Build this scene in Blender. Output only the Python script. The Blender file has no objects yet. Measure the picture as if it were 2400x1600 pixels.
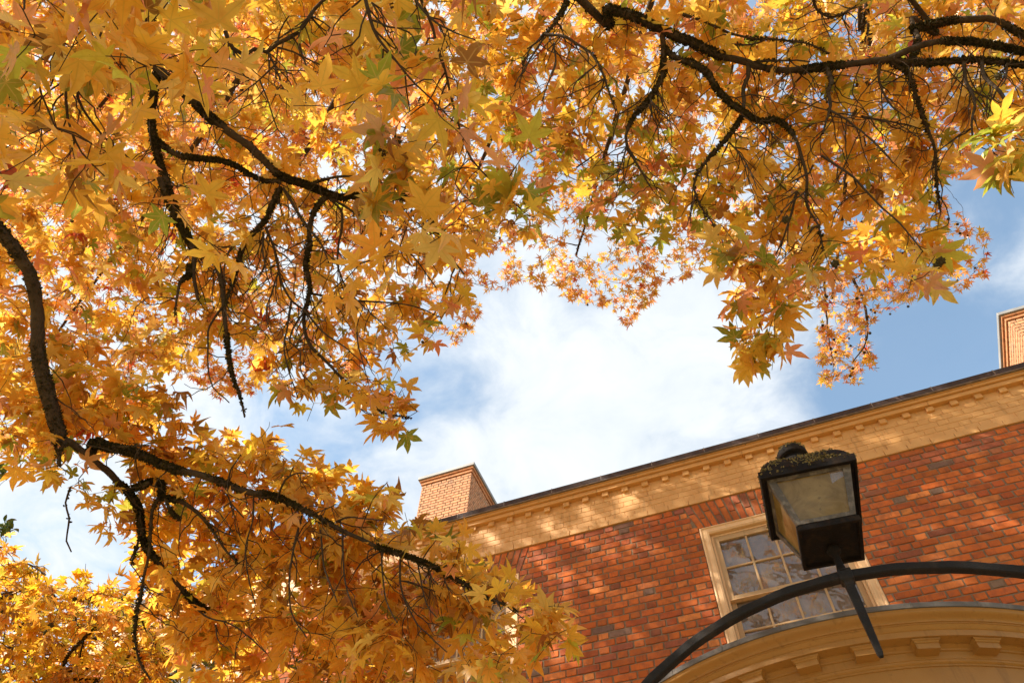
import bpy, bmesh, math, random
import numpy as np
from mathutils import Matrix, Vector
SC = bpy.context.scene
COL = SC.collection
R = math.radians
rng = np.random.default_rng(7)
random.seed(7)
Z0 = 1.6                                   # eye height; the house is laid out from the eye, Z0 is added to heights

# ------------------------------------------------------------------ camera
F_PX, PITCH, YAW, ROLL = 1710.5, 57.529, 24.162, 3.002
def _axes():
    p, y, r = R(PITCH), R(YAW), R(ROLL)
    fw = np.array([-math.sin(y)*math.cos(p), math.cos(y)*math.cos(p), math.sin(p)])
    r0 = np.array([math.cos(y), math.sin(y), 0.0]); u0 = np.cross(r0, fw)
    return math.cos(r)*r0+math.sin(r)*u0, -math.sin(r)*r0+math.cos(r)*u0, fw
AR, AU, AF = _axes()
EYE = np.array([0, 0, Z0])
cam = bpy.data.cameras.new('camera'); cam.sensor_width = 36; cam.lens = F_PX*36/2400
cam.clip_start = .05; cam.clip_end = 2000
camo = bpy.data.objects.new('camera', cam); COL.objects.link(camo); SC.camera = camo
M = Matrix(((AR[0], AU[0], -AF[0], EYE[0]), (AR[1], AU[1], -AF[1], EYE[1]), (AR[2], AU[2], -AF[2], EYE[2]), (0, 0, 0, 1)))
camo.matrix_world = M
def ray(x, y):
    d = AF+(x-1200)/F_PX*AR-(y-800)/F_PX*AU
    return d
def at(x, y, dist):
    d = ray(x, y); return EYE+d/np.linalg.norm(d)*dist
def proj(P):
    P = np.atleast_2d(P)-EYE
    z = P@AF; zz = np.where(z > .05, z, np.nan)
    return np.c_[1200+F_PX*(P@AR)/zz, 800-F_PX*(P@AU)/zz]

# ------------------------------------------------------------------ light
SUN = np.array([-1.0, -0.80, 1.15]); SUN /= np.linalg.norm(SUN)
EL = math.asin(SUN[2]); AZ = math.atan2(SUN[0], SUN[1])       # azimuth from +Y towards +X
sun = bpy.data.lights.new('sun', 'SUN'); sun.energy = 3.9; sun.angle = R(.53); sun.color = (1, .90, .76)
suno = bpy.data.objects.new('sun', sun); COL.objects.link(suno)
suno.rotation_euler = Vector(-SUN).to_track_quat('-Z', 'Y').to_euler(); suno.location = (-20, -16, 30)
SC.view_settings.view_transform = 'Standard'; SC.view_settings.look = 'None'
SC.view_settings.exposure = 1.56; SC.view_settings.gamma = 1; SC.view_settings.use_curve_mapping = False
SC.cycles.max_bounces = 10; SC.cycles.diffuse_bounces = 5; SC.cycles.glossy_bounces = 3
SC.cycles.transmission_bounces = 8; SC.cycles.transparent_max_bounces = 8

W = bpy.data.worlds.new('World'); SC.world = W; W.use_nodes = True
def N(nt, typ, ins=None, **kw):
    n = nt.nodes.new(typ)
    for k, v in kw.items(): setattr(n, k, v)
    for k, v in (ins or {}).items():
        s = n.inputs[k]
        if isinstance(v, bpy.types.NodeSocket): nt.links.new(v, s)
        else: s.default_value = v
    return n
def mth(nt, op, a, b=None, clamp=False):
    n = N(nt, 'ShaderNodeMath', {0: a} if b is None else {0: a, 1: b}, operation=op); n.use_clamp = clamp
    return n.outputs[0]
def mixc(nt, f, a, b, blend='MIX'):
    n = nt.nodes.new('ShaderNodeMix'); n.data_type = 'RGBA'; n.blend_type = blend
    for i, v in ((0, f), (6, a), (7, b)):
        if isinstance(v, bpy.types.NodeSocket): nt.links.new(v, n.inputs[i])
        else: n.inputs[i].default_value = v
    return n.outputs[2]
def maprange(nt, v, a, b, c, d, smooth=True):
    n = N(nt, 'ShaderNodeMapRange', {0: v, 1: a, 2: b, 3: c, 4: d}); n.interpolation_type = 'SMOOTHSTEP' if smooth else 'LINEAR'
    return n.outputs[0]
def make_sky():
    nt = W.node_tree; nt.nodes.clear()
    tc = N(nt, 'ShaderNodeTexCoord').outputs['Generated']
    sky = N(nt, 'ShaderNodeTexSky', sky_type='NISHITA', sun_disc=False)
    sky.sun_elevation = EL; sky.sun_rotation = AZ % (2*math.pi); sky.air_density = 1.0; sky.dust_density = .6; sky.ozone_density = 1.4
    sx = N(nt, 'ShaderNodeSeparateXYZ', {0: tc})
    zz = mth(nt, 'MAXIMUM', sx.outputs[2], .12)
    cx = mth(nt, 'DIVIDE', sx.outputs[0], zz); cy = mth(nt, 'DIVIDE', sx.outputs[1], zz)
    pv = N(nt, 'ShaderNodeCombineXYZ', {0: cx, 1: cy, 2: 3.7}).outputs[0]
    n1 = N(nt, 'ShaderNodeTexNoise', {'Vector': pv, 'Scale': 1.9, 'Detail': 9.0, 'Roughness': .55, 'Distortion': .35}).outputs[0]
    n2 = N(nt, 'ShaderNodeTexNoise', {'Vector': pv, 'Scale': 6.5, 'Detail': 6.0, 'Roughness': .6, 'Distortion': .5}).outputs[0]
    v = mth(nt, 'ADD', mth(nt, 'ADD', mth(nt, 'MULTIPLY', n1, .95), mth(nt, 'MULTIPLY', n2, .42)), -.125)
    # a thick bank of cloud overhead and to the left, breaking up to clear blue on the right
    for (px, py, rad, amt) in ((1450, 850, 20, .13), (700, 1000, 16, .10), (1350, 1080, 10, .07), (1010, 850, 8, -.09), (2330, 650, 20, -.115),
                               (2180, 870, 9, -.05), (1960, 960, 6, -.06), (60, 1220, 12, .10), (600, 200, 22, .18), (1800, 560, 9, .03), (2000, 150, 12, -.06)):
        d = ray(px, py); d = d/np.linalg.norm(d)
        dot = N(nt, 'ShaderNodeVectorMath', {0: tc, 1: tuple(d)}, operation='DOT_PRODUCT').outputs['Value']
        v = mth(nt, 'ADD', v, maprange(nt, dot, math.cos(R(rad)), 1.0, 0, amt))
    amt = maprange(nt, v, .36, .72, .12, 1.0)
    tone = mixc(nt, n2, (2.4, 2.75, 3.1, 1), (3.95, 4.0, 4.02, 1))
    blue = mixc(nt, 1.0, sky.outputs[0], (.98, 1.10, 1.0, 1), 'MULTIPLY')
    c = mixc(nt, amt, blue, tone)
    bg = N(nt, 'ShaderNodeBackground', {0: c, 1: .10})
    out = N(nt, 'ShaderNodeOutputWorld', {0: bg.outputs[0]})
make_sky()

# ------------------------------------------------------------------ materials
def mat(name, build):
    m = bpy.data.materials.new(name); m.use_nodes = True; nt = m.node_tree; nt.nodes.clear()
    sh = build(nt); N(nt, 'ShaderNodeOutputMaterial', {0: sh}); return m
def principled(nt, col, rough=.7, bump=None, bstr=.3, bdist=.01, spec=.3, metal=0.0):
    p = N(nt, 'ShaderNodeBsdfPrincipled', {'Base Color': col, 'Roughness': rough, 'Specular IOR Level': spec, 'Metallic': metal})
    if bump is not None:
        b = N(nt, 'ShaderNodeBump', {'Height': bump, 'Strength': bstr, 'Distance': bdist}); nt.links.new(b.outputs[0], p.inputs['Normal'])
    return p.outputs[0]
def noise(nt, scale, detail=4, vec=None, rough=.55, dist=0.0):
    ins = {'Scale': scale, 'Detail': float(detail), 'Roughness': rough, 'Distortion': dist}
    if vec is None: vec = N(nt, 'ShaderNodeNewGeometry').outputs['Position']
    ins['Vector'] = vec
    return N(nt, 'ShaderNodeTexNoise', ins).outputs[0]
def tint(nt):                                    # own colour of a piece: colour attribute times object colour
    a = N(nt, 'ShaderNodeAttribute', attribute_name='tint'); o = N(nt, 'ShaderNodeObjectInfo')
    return mixc(nt, 1.0, a.outputs['Color'], o.outputs['Color'], 'MULTIPLY'), a.outputs['Alpha']

def b_brick(nt):
    c, _ = tint(nt)
    n = noise(nt, 16, 5); f = noise(nt, 150, 3)
    gp = N(nt, 'ShaderNodeNewGeometry').outputs['Position']
    st = N(nt, 'ShaderNodeMapping', {0: gp, 3: (70, 70, 7)}).outputs[0]
    s = noise(nt, 1.0, 3, st)
    wv = N(nt, 'ShaderNodeMapping', {0: gp, 3: (2.2, 2.2, .45)}).outputs[0]
    c = mixc(nt, maprange(nt, noise(nt, 1.0, 5, wv), .50, .72, 0, .42), c, (.16, .075, .05, 1))
    c = mixc(nt, maprange(nt, n, .38, .72, 0, .45), c, (.12, .06, .045, 1))
    c = mixc(nt, maprange(nt, s, .58, .72, 0, .5), c, (.09, .05, .045, 1))
    c = mixc(nt, maprange(nt, f, .62, .75, 0, .35), c, (.55, .33, .22, 1))
    h = mth(nt, 'ADD', mth(nt, 'MULTIPLY', n, .6), mth(nt, 'MULTIPLY', f, .4))
    return principled(nt, c, .86, h, .5, .006, .2)
def b_mortar(nt):
    n = noise(nt, 9, 5); f = noise(nt, 220, 3)
    c = mixc(nt, n, (.15, .105, .066, 1), (.29, .21, .14, 1))
    return principled(nt, c, .95, f, .6, .006, .1)
def b_paint(base, dark, bs=.35):
    def f(nt):
        n = noise(nt, 5, 5); g = noise(nt, 90, 4); e = noise(nt, 26, 4)
        c = mixc(nt, maprange(nt, n, .35, .75, 0, .4), base, dark)
        c = mixc(nt, maprange(nt, e, .66, .74, 0, .35), c, tuple(x*.45 for x in dark[:3])+(1,))
        gp = N(nt, 'ShaderNodeNewGeometry').outputs['Position']; sv = N(nt, 'ShaderNodeMapping', {0: gp, 3: (22, 22, 2.2)}).outputs[0]
        c = mixc(nt, maprange(nt, noise(nt, 1.0, 4, sv), .56, .74, 0, .38), c, tuple(x*.5 for x in dark[:3])+(1,))
        return principled(nt, c, .55, g, bs, .004, .35)
    return f
def b_metal(col, rough=.5, rust=None, sc=14, spec=.45):
    def f(nt):
        n = noise(nt, sc, 5); g = noise(nt, 160, 4)
        c = mixc(nt, maprange(nt, n, .45, .7, 0, 1), col, rust or tuple(x*1.6 for x in col[:3])+(1,))
        return principled(nt, c, maprange(nt, n, .3, .7, rough, min(1, rough+.25)), g, .45, .005, spec)
    return f
def b_glass(nt):
    n = noise(nt, 3.2, 2)
    b = N(nt, 'ShaderNodeBump', {'Height': n, 'Strength': .09, 'Distance': .05}).outputs[0]
    fr = N(nt, 'ShaderNodeFresnel', {'IOR': 1.75, 'Normal': b}).outputs[0]
    g = N(nt, 'ShaderNodeBsdfGlossy', {'Color': (1, 1, 1, 1), 'Roughness': .015, 'Normal': b}).outputs[0]
    t = N(nt, 'ShaderNodeBsdfTransparent', {'Color': (.80, .80, .78, 1)}).outputs[0]
    m = N(nt, 'ShaderNodeMixShader', {0: mth(nt, 'MULTIPLY', fr, 1.35, True), 1: t, 2: g}).outputs[0]
    film = N(nt, 'ShaderNodeBsdfDiffuse', {0: (.40, .30, .23, 1)}).outputs[0]
    return N(nt, 'ShaderNodeMixShader', {0: maprange(nt, noise(nt, 7, 4), .3, .7, .22, .40), 1: m, 2: film}).outputs[0]
def b_lamp_glass(nt):
    n = noise(nt, 11, 6, None, .65, 1.2); e = noise(nt, 45, 3)
    c = mixc(nt, maprange(nt, n, .3, .7, 0, 1), (.27, .175, .05, 1), (.46, .32, .115, 1))
    c = mixc(nt, maprange(nt, e, .62, .72, 0, .5), c, (.12, .085, .04, 1))
    d = N(nt, 'ShaderNodeBsdfDiffuse', {0: c}).outputs[0]; t = N(nt, 'ShaderNodeBsdfTranslucent', {0: c}).outputs[0]
    tr = N(nt, 'ShaderNodeBsdfTransparent', {0: (.55, .48, .34, 1)}).outputs[0]
    m = N(nt, 'ShaderNodeMixShader', {0: .5, 1: d, 2: t}).outputs[0]
    m = N(nt, 'ShaderNodeMixShader', {0: .12, 1: m, 2: tr}).outputs[0]
    g = N(nt, 'ShaderNodeBsdfGlossy', {'Color': (1, 1, 1, 1), 'Roughness': .08}).outputs[0]
    return N(nt, 'ShaderNodeMixShader', {0: mth(nt, 'MULTIPLY', N(nt, 'ShaderNodeFresnel', {'IOR': 1.5}).outputs[0], .5), 1: m, 2: g}).outputs[0]
def b_leaf(nt):
    c, vein = tint(nt)
    sx = N(nt, 'ShaderNodeSeparateColor', {0: c})
    dry = mth(nt, 'LESS_THAN', sx.outputs[0], .40)
    vm = maprange(nt, vein, .80, .97, 0, 1)
    light = mixc(nt, .55, c, (.80, .50, .13, 1)); dark = mixc(nt, .35, c, (.42, .30, .04, 1))
    vc = mixc(nt, dry, dark, light)
    n = noise(nt, 60, 4); sp = noise(nt, 190, 2)
    c = mixc(nt, maprange(nt, n, .45, .75, 0, .28), c, mixc(nt, 1.0, c, (.72, .58, .42, 1), 'MULTIPLY'))
    c = mixc(nt, maprange(nt, sp, .70, .76, 0, .6), c, (.14, .06, .02, 1))
    bl = noise(nt, 23, 3)
    c = mixc(nt, maprange(nt, bl, .56, .70, 0, .38), c, mixc(nt, 1.0, c, (.95, .66, .75, 1), 'MULTIPLY'))
    c = mixc(nt, maprange(nt, bl, .42, .30, 0, .30), c, (.86, .60, .14, 1))
    c = mixc(nt, mth(nt, 'MULTIPLY', vm, .75), c, vc)
    d = N(nt, 'ShaderNodeBsdfDiffuse', {0: c}).outputs[0]
    t = N(nt, 'ShaderNodeBsdfTranslucent', {0: c}).outputs[0]
    m = N(nt, 'ShaderNodeMixShader', {0: .58, 1: d, 2: t}).outputs[0]
    g = N(nt, 'ShaderNodeBsdfGlossy', {'Color': (1, 1, 1, 1), 'Roughness': .42}).outputs[0]
    fr = N(nt, 'ShaderNodeFresnel', {'IOR': 1.38}).outputs[0]
    return N(nt, 'ShaderNodeMixShader', {0: mth(nt, 'MINIMUM', mth(nt, 'MULTIPLY', fr, .5), .05), 1: m, 2: g}).outputs[0]
def b_bark(nt):
    n = noise(nt, 28, 6); f = noise(nt, 120, 4)
    c = mixc(nt, n, (.020, .014, .010, 1), (.115, .080, .052, 1))
    c = mixc(nt, maprange(nt, f, .58, .72, 0, .5), c, (.07, .065, .03, 1))
    return principled(nt, c, .95, mth(nt, 'ADD', n, f), .8, .012, .1)
def b_moss(nt):
    n = noise(nt, 40, 4)
    return principled(nt, mixc(nt, n, (.018, .014, .008, 1), (.075, .062, .022, 1)), .98, spec=.05)
def b_lichen(nt):
    n = noise(nt, 55, 4)
    return principled(nt, mixc(nt, n, (.06, .045, .02, 1), (.36, .28, .12, 1)), .98, spec=.05)
def b_flat(c, rough=.7):
    return lambda nt: principled(nt, mixc(nt, noise(nt, 20, 4), c, tuple(x*.75 for x in c[:3])+(1,)), rough)
def b_ground(nt):
    n = noise(nt, .9, 6); v = N(nt, 'ShaderNodeTexVoronoi', {'Vector': N(nt, 'ShaderNodeNewGeometry').outputs['Position'], 'Scale': 9.0})
    lf = mth(nt, 'LESS_THAN', v.outputs['Distance'], .52)
    g = mixc(nt, n, (.05, .075, .025, 1), (.11, .12, .05, 1))
    return principled(nt, mixc(nt, mth(nt, 'MULTIPLY', lf, .75), g, (.60, .33, .07, 1)), .95)  # unseen leaf cover, made dense and bright to bounce warm light upward
def b_interior(nt): return principled(nt, (.085, .062, .050, 1), .9)
def b_roof(nt):
    n = noise(nt, 4, 5)
    return principled(nt, mixc(nt, n, (.05, .045, .045, 1), (.11, .10, .095, 1)), .9)
BRICK, MORTAR = mat('brick', b_brick), mat('mortar', b_mortar)
PAINT = mat('buff paint', b_paint((.62, .335, .115, 1), (.50, .255, .08, 1)))
PAINTB = mat('buff painted brick', b_paint((.64, .355, .13, 1), (.52, .27, .09, 1), .8))
TRIM = mat('cream window paint', b_paint((.72, .47, .25, 1), (.60, .37, .17, 1), .2))
SASH = mat('sash paint', b_paint((.46, .30, .15, 1), (.36, .22, .10, 1), .2))
ENTAB = mat('ochre paint', b_paint((.35, .180, .045, 1), (.27, .130, .032, 1), .3))
GUTTER = mat('brown metal', b_metal((.055, .038, .036, 1), .6, None, 14, .15))
SEAM = mat('gutter seam', b_metal((.17, .14, .13, 1), .5))
LEAD = mat('lead', b_metal((.085, .075, .066, 1), .6, (.15, .13, .112, 1)))
IRON = mat('wrought iron', b_metal((.012, .010, .009, 1), .6, (.030, .024, .020, 1), 22, .22))
RUST = mat('weathered lantern metal', b_metal((.007, .005, .0045, 1), .75, (.024, .015, .010, 1), 30, .2))
RAIL = mat('greyed lantern rail', b_metal((.075, .062, .05, 1), .6, (.19, .165, .14, 1), 40))
CAPM = mat('chimney cap metal', b_metal((.25, .245, .24, 1), .5, (.31, .30, .29, 1), 3))
GLASS, LAMPG = mat('window glass', b_glass), mat('dusty lamp glass', b_lamp_glass)
LEAF, BARK, MOSS, LICHEN = mat('leaf', b_leaf), mat('bark', b_bark), mat('moss', b_moss), mat('lichen', b_lichen)
BALL = mat('seed ball', b_flat((.07, .055, .02, 1), .9))
INTER, CURT = mat('dark room', b_interior), mat('drawn blind', b_flat((.42, .29, .22, 1), .9))
GROUND, ROOF = mat('lawn with fallen leaves', b_ground), mat('roof felt', b_roof)
STONE = mat('step stone', b_flat((.35, .31, .26, 1), .9))

# ------------------------------------------------------------------ object helpers
def link(o, parent=None):
    COL.objects.link(o)
    if parent is not None:
        o.parent = parent; o.matrix_parent_inverse = WM[parent.name].inverted()
    WM[o.name] = (o.matrix_basis.copy() if parent is None else o.matrix_basis.copy())
    return o
WM = {}                                           # world matrices of parents (all part geometry is given in world space)
def thing(name, label, cat, loc, group=None):
    o = bpy.data.objects.new(name, None); o.empty_display_size = .2; o.location = loc
    COL.objects.link(o); WM[o.name] = Matrix.Translation(loc)
    o['label'] = label; o['category'] = cat
    if group: o['group'] = group
    return o
def holder(name, parent, loc):                    # an Empty part that carries sub-parts
    o = bpy.data.objects.new(name, None); o.empty_display_size = .1; o.location = loc
    COL.objects.link(o); o.parent = parent; o.matrix_parent_inverse = WM[parent.name].inverted()
    WM[o.name] = Matrix.Translation(loc); return o
def add(name, me, parent=None, m=None, mw=None, color=None, kind=None, label=None):
    o = bpy.data.objects.new(name, me)
    if m is not None and len(me.materials) == 0: me.materials.append(m)
    mw = mw if mw is not None else Matrix.Identity(4)
    o.matrix_basis = mw
    COL.objects.link(o)
    if parent is not None:
        o.parent = parent; o.matrix_parent_inverse = WM[parent.name].inverted()
    WM[o.name] = mw
    if color is not None: o.color = (*color[:3], 1)
    if kind: o['kind'] = kind
    if label: o['label'] = label
    return o
class MB:
    """collects polygons for one mesh"""
    def __init__(s): s.v = []; s.f = []
    def quad(s, *p):
        n = len(s.v); s.v += [tuple(q) for q in p]; s.f.append(tuple(range(n, n+len(p))))
    def box(s, x0, x1, y0, y1, z0, z1):
        n = len(s.v)
        s.v += [(x0, y0, z0), (x1, y0, z0), (x1, y1, z0), (x0, y1, z0), (x0, y0, z1), (x1, y0, z1), (x1, y1, z1), (x0, y1, z1)]
        s.f += [tuple(n+i for i in q) for q in ((0, 3, 2, 1), (4, 5, 6, 7), (0, 1, 5, 4), (1, 2, 6, 5), (2, 3, 7, 6), (3, 0, 4, 7))]
    def rings(s, rings, close=False, capa=False, capb=False):
        n = len(s.v); k = len(rings[0])
        for r in rings: s.v += [tuple(p) for p in r]
        m = len(rings)
        for i in range(m if close else m-1):
            j = (i+1) % m
            for a in range(k):
                b = (a+1) % k
                s.f.append((n+i*k+a, n+i*k+b, n+j*k+b, n+j*k+a))
        if capa: s.f.append(tuple(n+a for a in reversed(range(k))))
        if capb: s.f.append(tuple(n+(m-1)*k+a for a in range(k)))
    def mesh(s, name, smooth=False, bevel=0):
        me = bpy.data.meshes.new(name); me.from_pydata(s.v, [], s.f); me.update()
        if bevel:
            bm = bmesh.new(); bm.from_mesh(me); bmesh.ops.remove_doubles(bm, verts=bm.verts, dist=1e-5)
            bmesh.ops.bevel(bm, geom=[e for e in bm.edges if len(e.link_faces) == 2 and e.calc_face_angle(0) > .6], offset=bevel, segments=1, affect='EDGES', profile=.5)
            bm.to_mesh(me); bm.free()
        if smooth: me.polygons.foreach_set('use_smooth', [True]*len(me.polygons))
        return me
def part(name, mb, m, parent, smooth=False, kind=None, bevel=0, label=None):
    return add(name, mb.mesh(name, smooth, bevel), parent, m, kind=kind, label=label)
def tint_attr(me, rgba):
    a = me.color_attributes.new('tint', 'FLOAT_COLOR', 'POINT'); a.data.foreach_set('color', np.asarray(rgba, np.float32).ravel())
def np_mesh(name, V, T, tints=None, smooth=True):
    me = bpy.data.meshes.new(name); V = np.asarray(V, np.float32); T = np.asarray(T, np.int32)
    me.vertices.add(len(V)); me.vertices.foreach_set('co', V.ravel())
    me.loops.add(T.size); me.loops.foreach_set('vertex_index', T.ravel())
    me.polygons.add(len(T)); me.polygons.foreach_set('loop_start', np.arange(0, T.size, T.shape[1], dtype=np.int32))
    me.polygons.foreach_set('use_smooth', np.full(len(T), smooth))
    me.update(calc_edges=True)
    if tints is not None: tint_attr(me, tints)
    return me

# ------------------------------------------------------------------ ground
g = MB(); g.quad((-300, -300, 0), (300, -300, 0), (300, 300, 0), (-300, 300, 0))
part('ground', g, GROUND, None, kind='structure')
g = MB(); g.box(-1.6, 2.1, -6, 3.9, -.02, .03); part('path', g, STONE, None, kind='structure')

# ------------------------------------------------------------------ house
D = 5.925                                        # distance of the wall face
CH = .0762                                       # brick course
XL, XR = -8.6, 8.9                               # ends of the front
ZF = 5.711+Z0                                    # underside of the string course
house = thing('brick_building', 'red brick house front with painted buff cornice, tall sash windows and two chimneys', 'building', (0.25, D, 0))

def outline_brick(w, h, depth, seed, cham=.0035, jit=.0016):
    """irregular brick: front face, worn arris, sides; origin at the front lower left, front at y=0"""
    r = random.Random(seed); pts = []
    c = .004
    base = [(c, 0), (w*.35, 0), (w*.7, 0), (w-c, 0), (w, c), (w, h-c), (w-c, h), (w*.6, h), (w*.3, h), (c, h), (0, h-c), (0, c)]
    base = [(x+r.uniform(-jit, jit), z+r.uniform(-jit, jit)) for x, z in base]
    cx, cz = w/2, h/2
    ins = [(cx+(x-cx)*(1-2*cham/w), cz+(z-cz)*(1-2*cham/h)) for x, z in base]
    k = len(base); v = [(x, 0, z) for x, z in ins]+[(x, cham*.9, z) for x, z in base]+[(x, depth, z) for x, z in base]
    f = [tuple(range(k))]+[(k+a, k+(a+1) % k, (a+1) % k, a) for a in range(k)]+[(2*k+a, 2*k+(a+1) % k, k+(a+1) % k, k+a) for a in range(k)]
    me = bpy.data.meshes.new('brick'); me.from_pydata(v, [], f); me.update(); tint_attr(me, [(1, 1, 1, 1)]*len(v)); return me
SW, HW, JT, BH = .2095, .0935, .0150, .0635
STRETCH = [outline_brick(SW, BH, .035, i) for i in range(7)]
HEAD = [outline_brick(HW, BH, .035, 40+i) for i in range(7)]
for me in STRETCH+HEAD: me.materials.append(BRICK)
def brick_col(z=None, r=random):
    t = r.random()
    if t < .70: c = (.50, .125, .027)
    elif t < .84: c = (.40, .092, .026)
    elif t < .872: c = (.29, .085, .042)
    elif t < .985: c = (.60, .19, .05)
    else: c = (.20, .12, .085)
    k = r.uniform(.80, 1.18)
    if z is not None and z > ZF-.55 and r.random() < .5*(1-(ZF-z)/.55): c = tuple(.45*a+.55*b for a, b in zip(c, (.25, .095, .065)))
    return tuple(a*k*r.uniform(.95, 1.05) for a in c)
def clipped_brick(w, seed): me = outline_brick(w, BH, .035, seed); me.materials.append(BRICK); return me
_cache = {}
def get_brick(w):
    if abs(w-SW) < .002: return random.choice(STRETCH)
    if abs(w-HW) < .002: return random.choice(HEAD)
    k = round(w, 2)
    if k not in _cache: _cache[k] = clipped_brick(max(.02, w), int(k*1000))
    return _cache[k]

WINX = [-9.87+3.375, -6.495+3.375, .2545]        # window centres
WIN = [(-6.495, 'l'), (-3.12, 'm'), (.2545, 'r'), (3.63, 'x')]
WH = .69; WT, WB = 5.369+Z0, 3.76+Z0             # half width, top and bottom of an opening
LT, LB = .118, .012                               # splay of the flat arch at top and at bottom
ARCH_H = ZF-WT
def solid_spans(z, x0, x1):
    """stretches of wall between openings at height z"""
    cuts = []
    for wx, _ in WIN:
        if WB < z < WT: cuts.append((wx-WH-.006, wx+WH+.006))
        elif z >= WT:
            t = (z-WT)/ARCH_H; e = LB+(LT-LB)*t+.006
            cuts.append((wx-WH-e, wx+WH+e))
    out = []; a = x0
    for c0, c1 in cuts:
        if c0 > a: out.append((a, c0))
        a = max(a, c1)
    if a < x1: out.append((a, x1))
    return out
def course(k, z, x0, x1):
    """(x, w) of the bricks of a Flemish bond course"""
    P = SW+HW+2*JT; off = (k % 2)*(P/2)+.012
    n0 = int((x0-off)/P)-2; res = []
    spans = solid_spans(z+BH/2, x0, x1)
    n = n0
    while off+n*P < x1:
        for xs, w in ((off+n*P, SW), (off+n*P+SW+JT, HW)):
            for a, b in spans:
                lo, hi = max(xs, a), min(xs+w, b)
                if hi-lo > .03: res.append((lo, hi-lo))
        n += 1
    return res
bricks = []
k = 0; z = ZF-CH+.004
while z > 2.1+Z0:
    for x, w in course(k, z, XL, XR): bricks.append((x+random.uniform(-.002, .002), z+random.uniform(-.0016, .0016), w))
    z -= CH; k += 1
# which 300 bricks show largest: in the frame, in front of nothing else
LEAFMASK = [(-60, 1400), (850, 1230), (1060, 1235), (1145, 1310), (1330, 1400), (1330, 1560), (1240, 1600), (1240, 1700), (-60, 1700)]
PORT = [(1480, 1660), (1600, 1560), (1705, 1506), (1830, 1466), (2040, 1420), (2200, 1407), (2420, 1420), (2420, 1700)]
LAMP = [(1780, 1120), (2015, 1080), (2035, 1310), (1890, 1345), (1800, 1250)]
def inpoly(P, poly):
    P = np.atleast_2d(P); x, y = P[:, 0], P[:, 1]; r = np.zeros(len(P), bool); j = len(poly)-1
    for i in range(len(poly)):
        xi, yi = poly[i]; xj, yj = poly[j]
        c = ((yi > y) != (yj > y)) & (x < (xj-xi)*(y-yi)/(yj-yi+1e-12)+xi); r ^= c; j = i
    return r
bp = proj(np.array([(x+w/2, D, z+BH/2) for x, z, w in bricks]))
dist = np.linalg.norm(np.array([(x+w/2, D, z) for x, z, w in bricks])-EYE, axis=1)
size = np.array([w for _, _, w in bricks])/dist**2
vis = (bp[:, 0] > 0) & (bp[:, 0] < 2400) & (bp[:, 1] < 1600) & (bp[:, 1] > 0)
for poly in (LEAFMASK, PORT, LAMP): vis &= ~inpoly(bp, poly)
score = np.where(vis, size, -1); order = np.argsort(-score); own = set(order[:300].tolist())
def join_bricks(items, name, parent, label=None):
    V, T, C = [], [], []; n = 0
    for me, mw, col in items:
        co = np.array([tuple(v.co) for v in me.vertices]) if me.name not in _mcache else _mcache[me.name][0]
        if me.name not in _mcache:
            me.calc_loop_triangles(); _mcache[me.name] = (co, np.array([tuple(t.vertices) for t in me.loop_triangles]))
        co, tr = _mcache[me.name]
        A = np.array(mw); V.append(co@A[:3, :3].T+A[:3, 3]); T.append(tr+n); n += len(co)
        C.append(np.tile([*col[:3], 1], (len(co), 1)))
    me = np_mesh(name, np.concatenate(V), np.concatenate(T), np.concatenate(C), False); me.materials.append(items[0][0].materials[0])
    return add(name, me, parent, kind='stuff', label=label)
_mcache = {}
rest = []
for i, (x, z, w) in enumerate(bricks):
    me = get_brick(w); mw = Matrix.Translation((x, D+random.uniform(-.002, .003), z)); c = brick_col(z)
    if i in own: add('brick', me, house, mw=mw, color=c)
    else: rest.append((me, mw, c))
join_bricks(rest, 'brickwork', house)

# backing wall with mortar joints, openings left free
w_ = MB(); yb = D+.008; yk = D+.35
xs = [XL]+sum([[wx-WH, wx+WH] for wx, _ in WIN], [])+[XR]
for i in range(0, len(xs), 2): w_.box(xs[i], xs[i+1], yb, yk, WB, WT)
w_.box(XL, XR, yb, yk, WT, 6.30+Z0)
w_.box(XL, XR, yb, yk, 2.08+Z0, WB)
part('wall', w_, MORTAR, house)
lw = MB(); lw.box(XL, XR, D+.004, yk, 0, 2.08+Z0)
part('lower_wall', lw, mat('plain brick', lambda nt: principled(nt, mixc(nt, noise(nt, 10, 4), (.36, .10, .035, 1), (.26, .08, .04, 1)), .9)), house)
bk = MB(); bk.box(XL, XR, yk+3.6, yk+3.9, 0, 6.3+Z0); bk.box(XL, XL+.3, yk, yk+3.6, 0, 6.3+Z0); bk.box(XR-.3, XR, yk, yk+3.6, 0, 6.3+Z0)
part('side_wall', bk, BRICK, house); 

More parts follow.
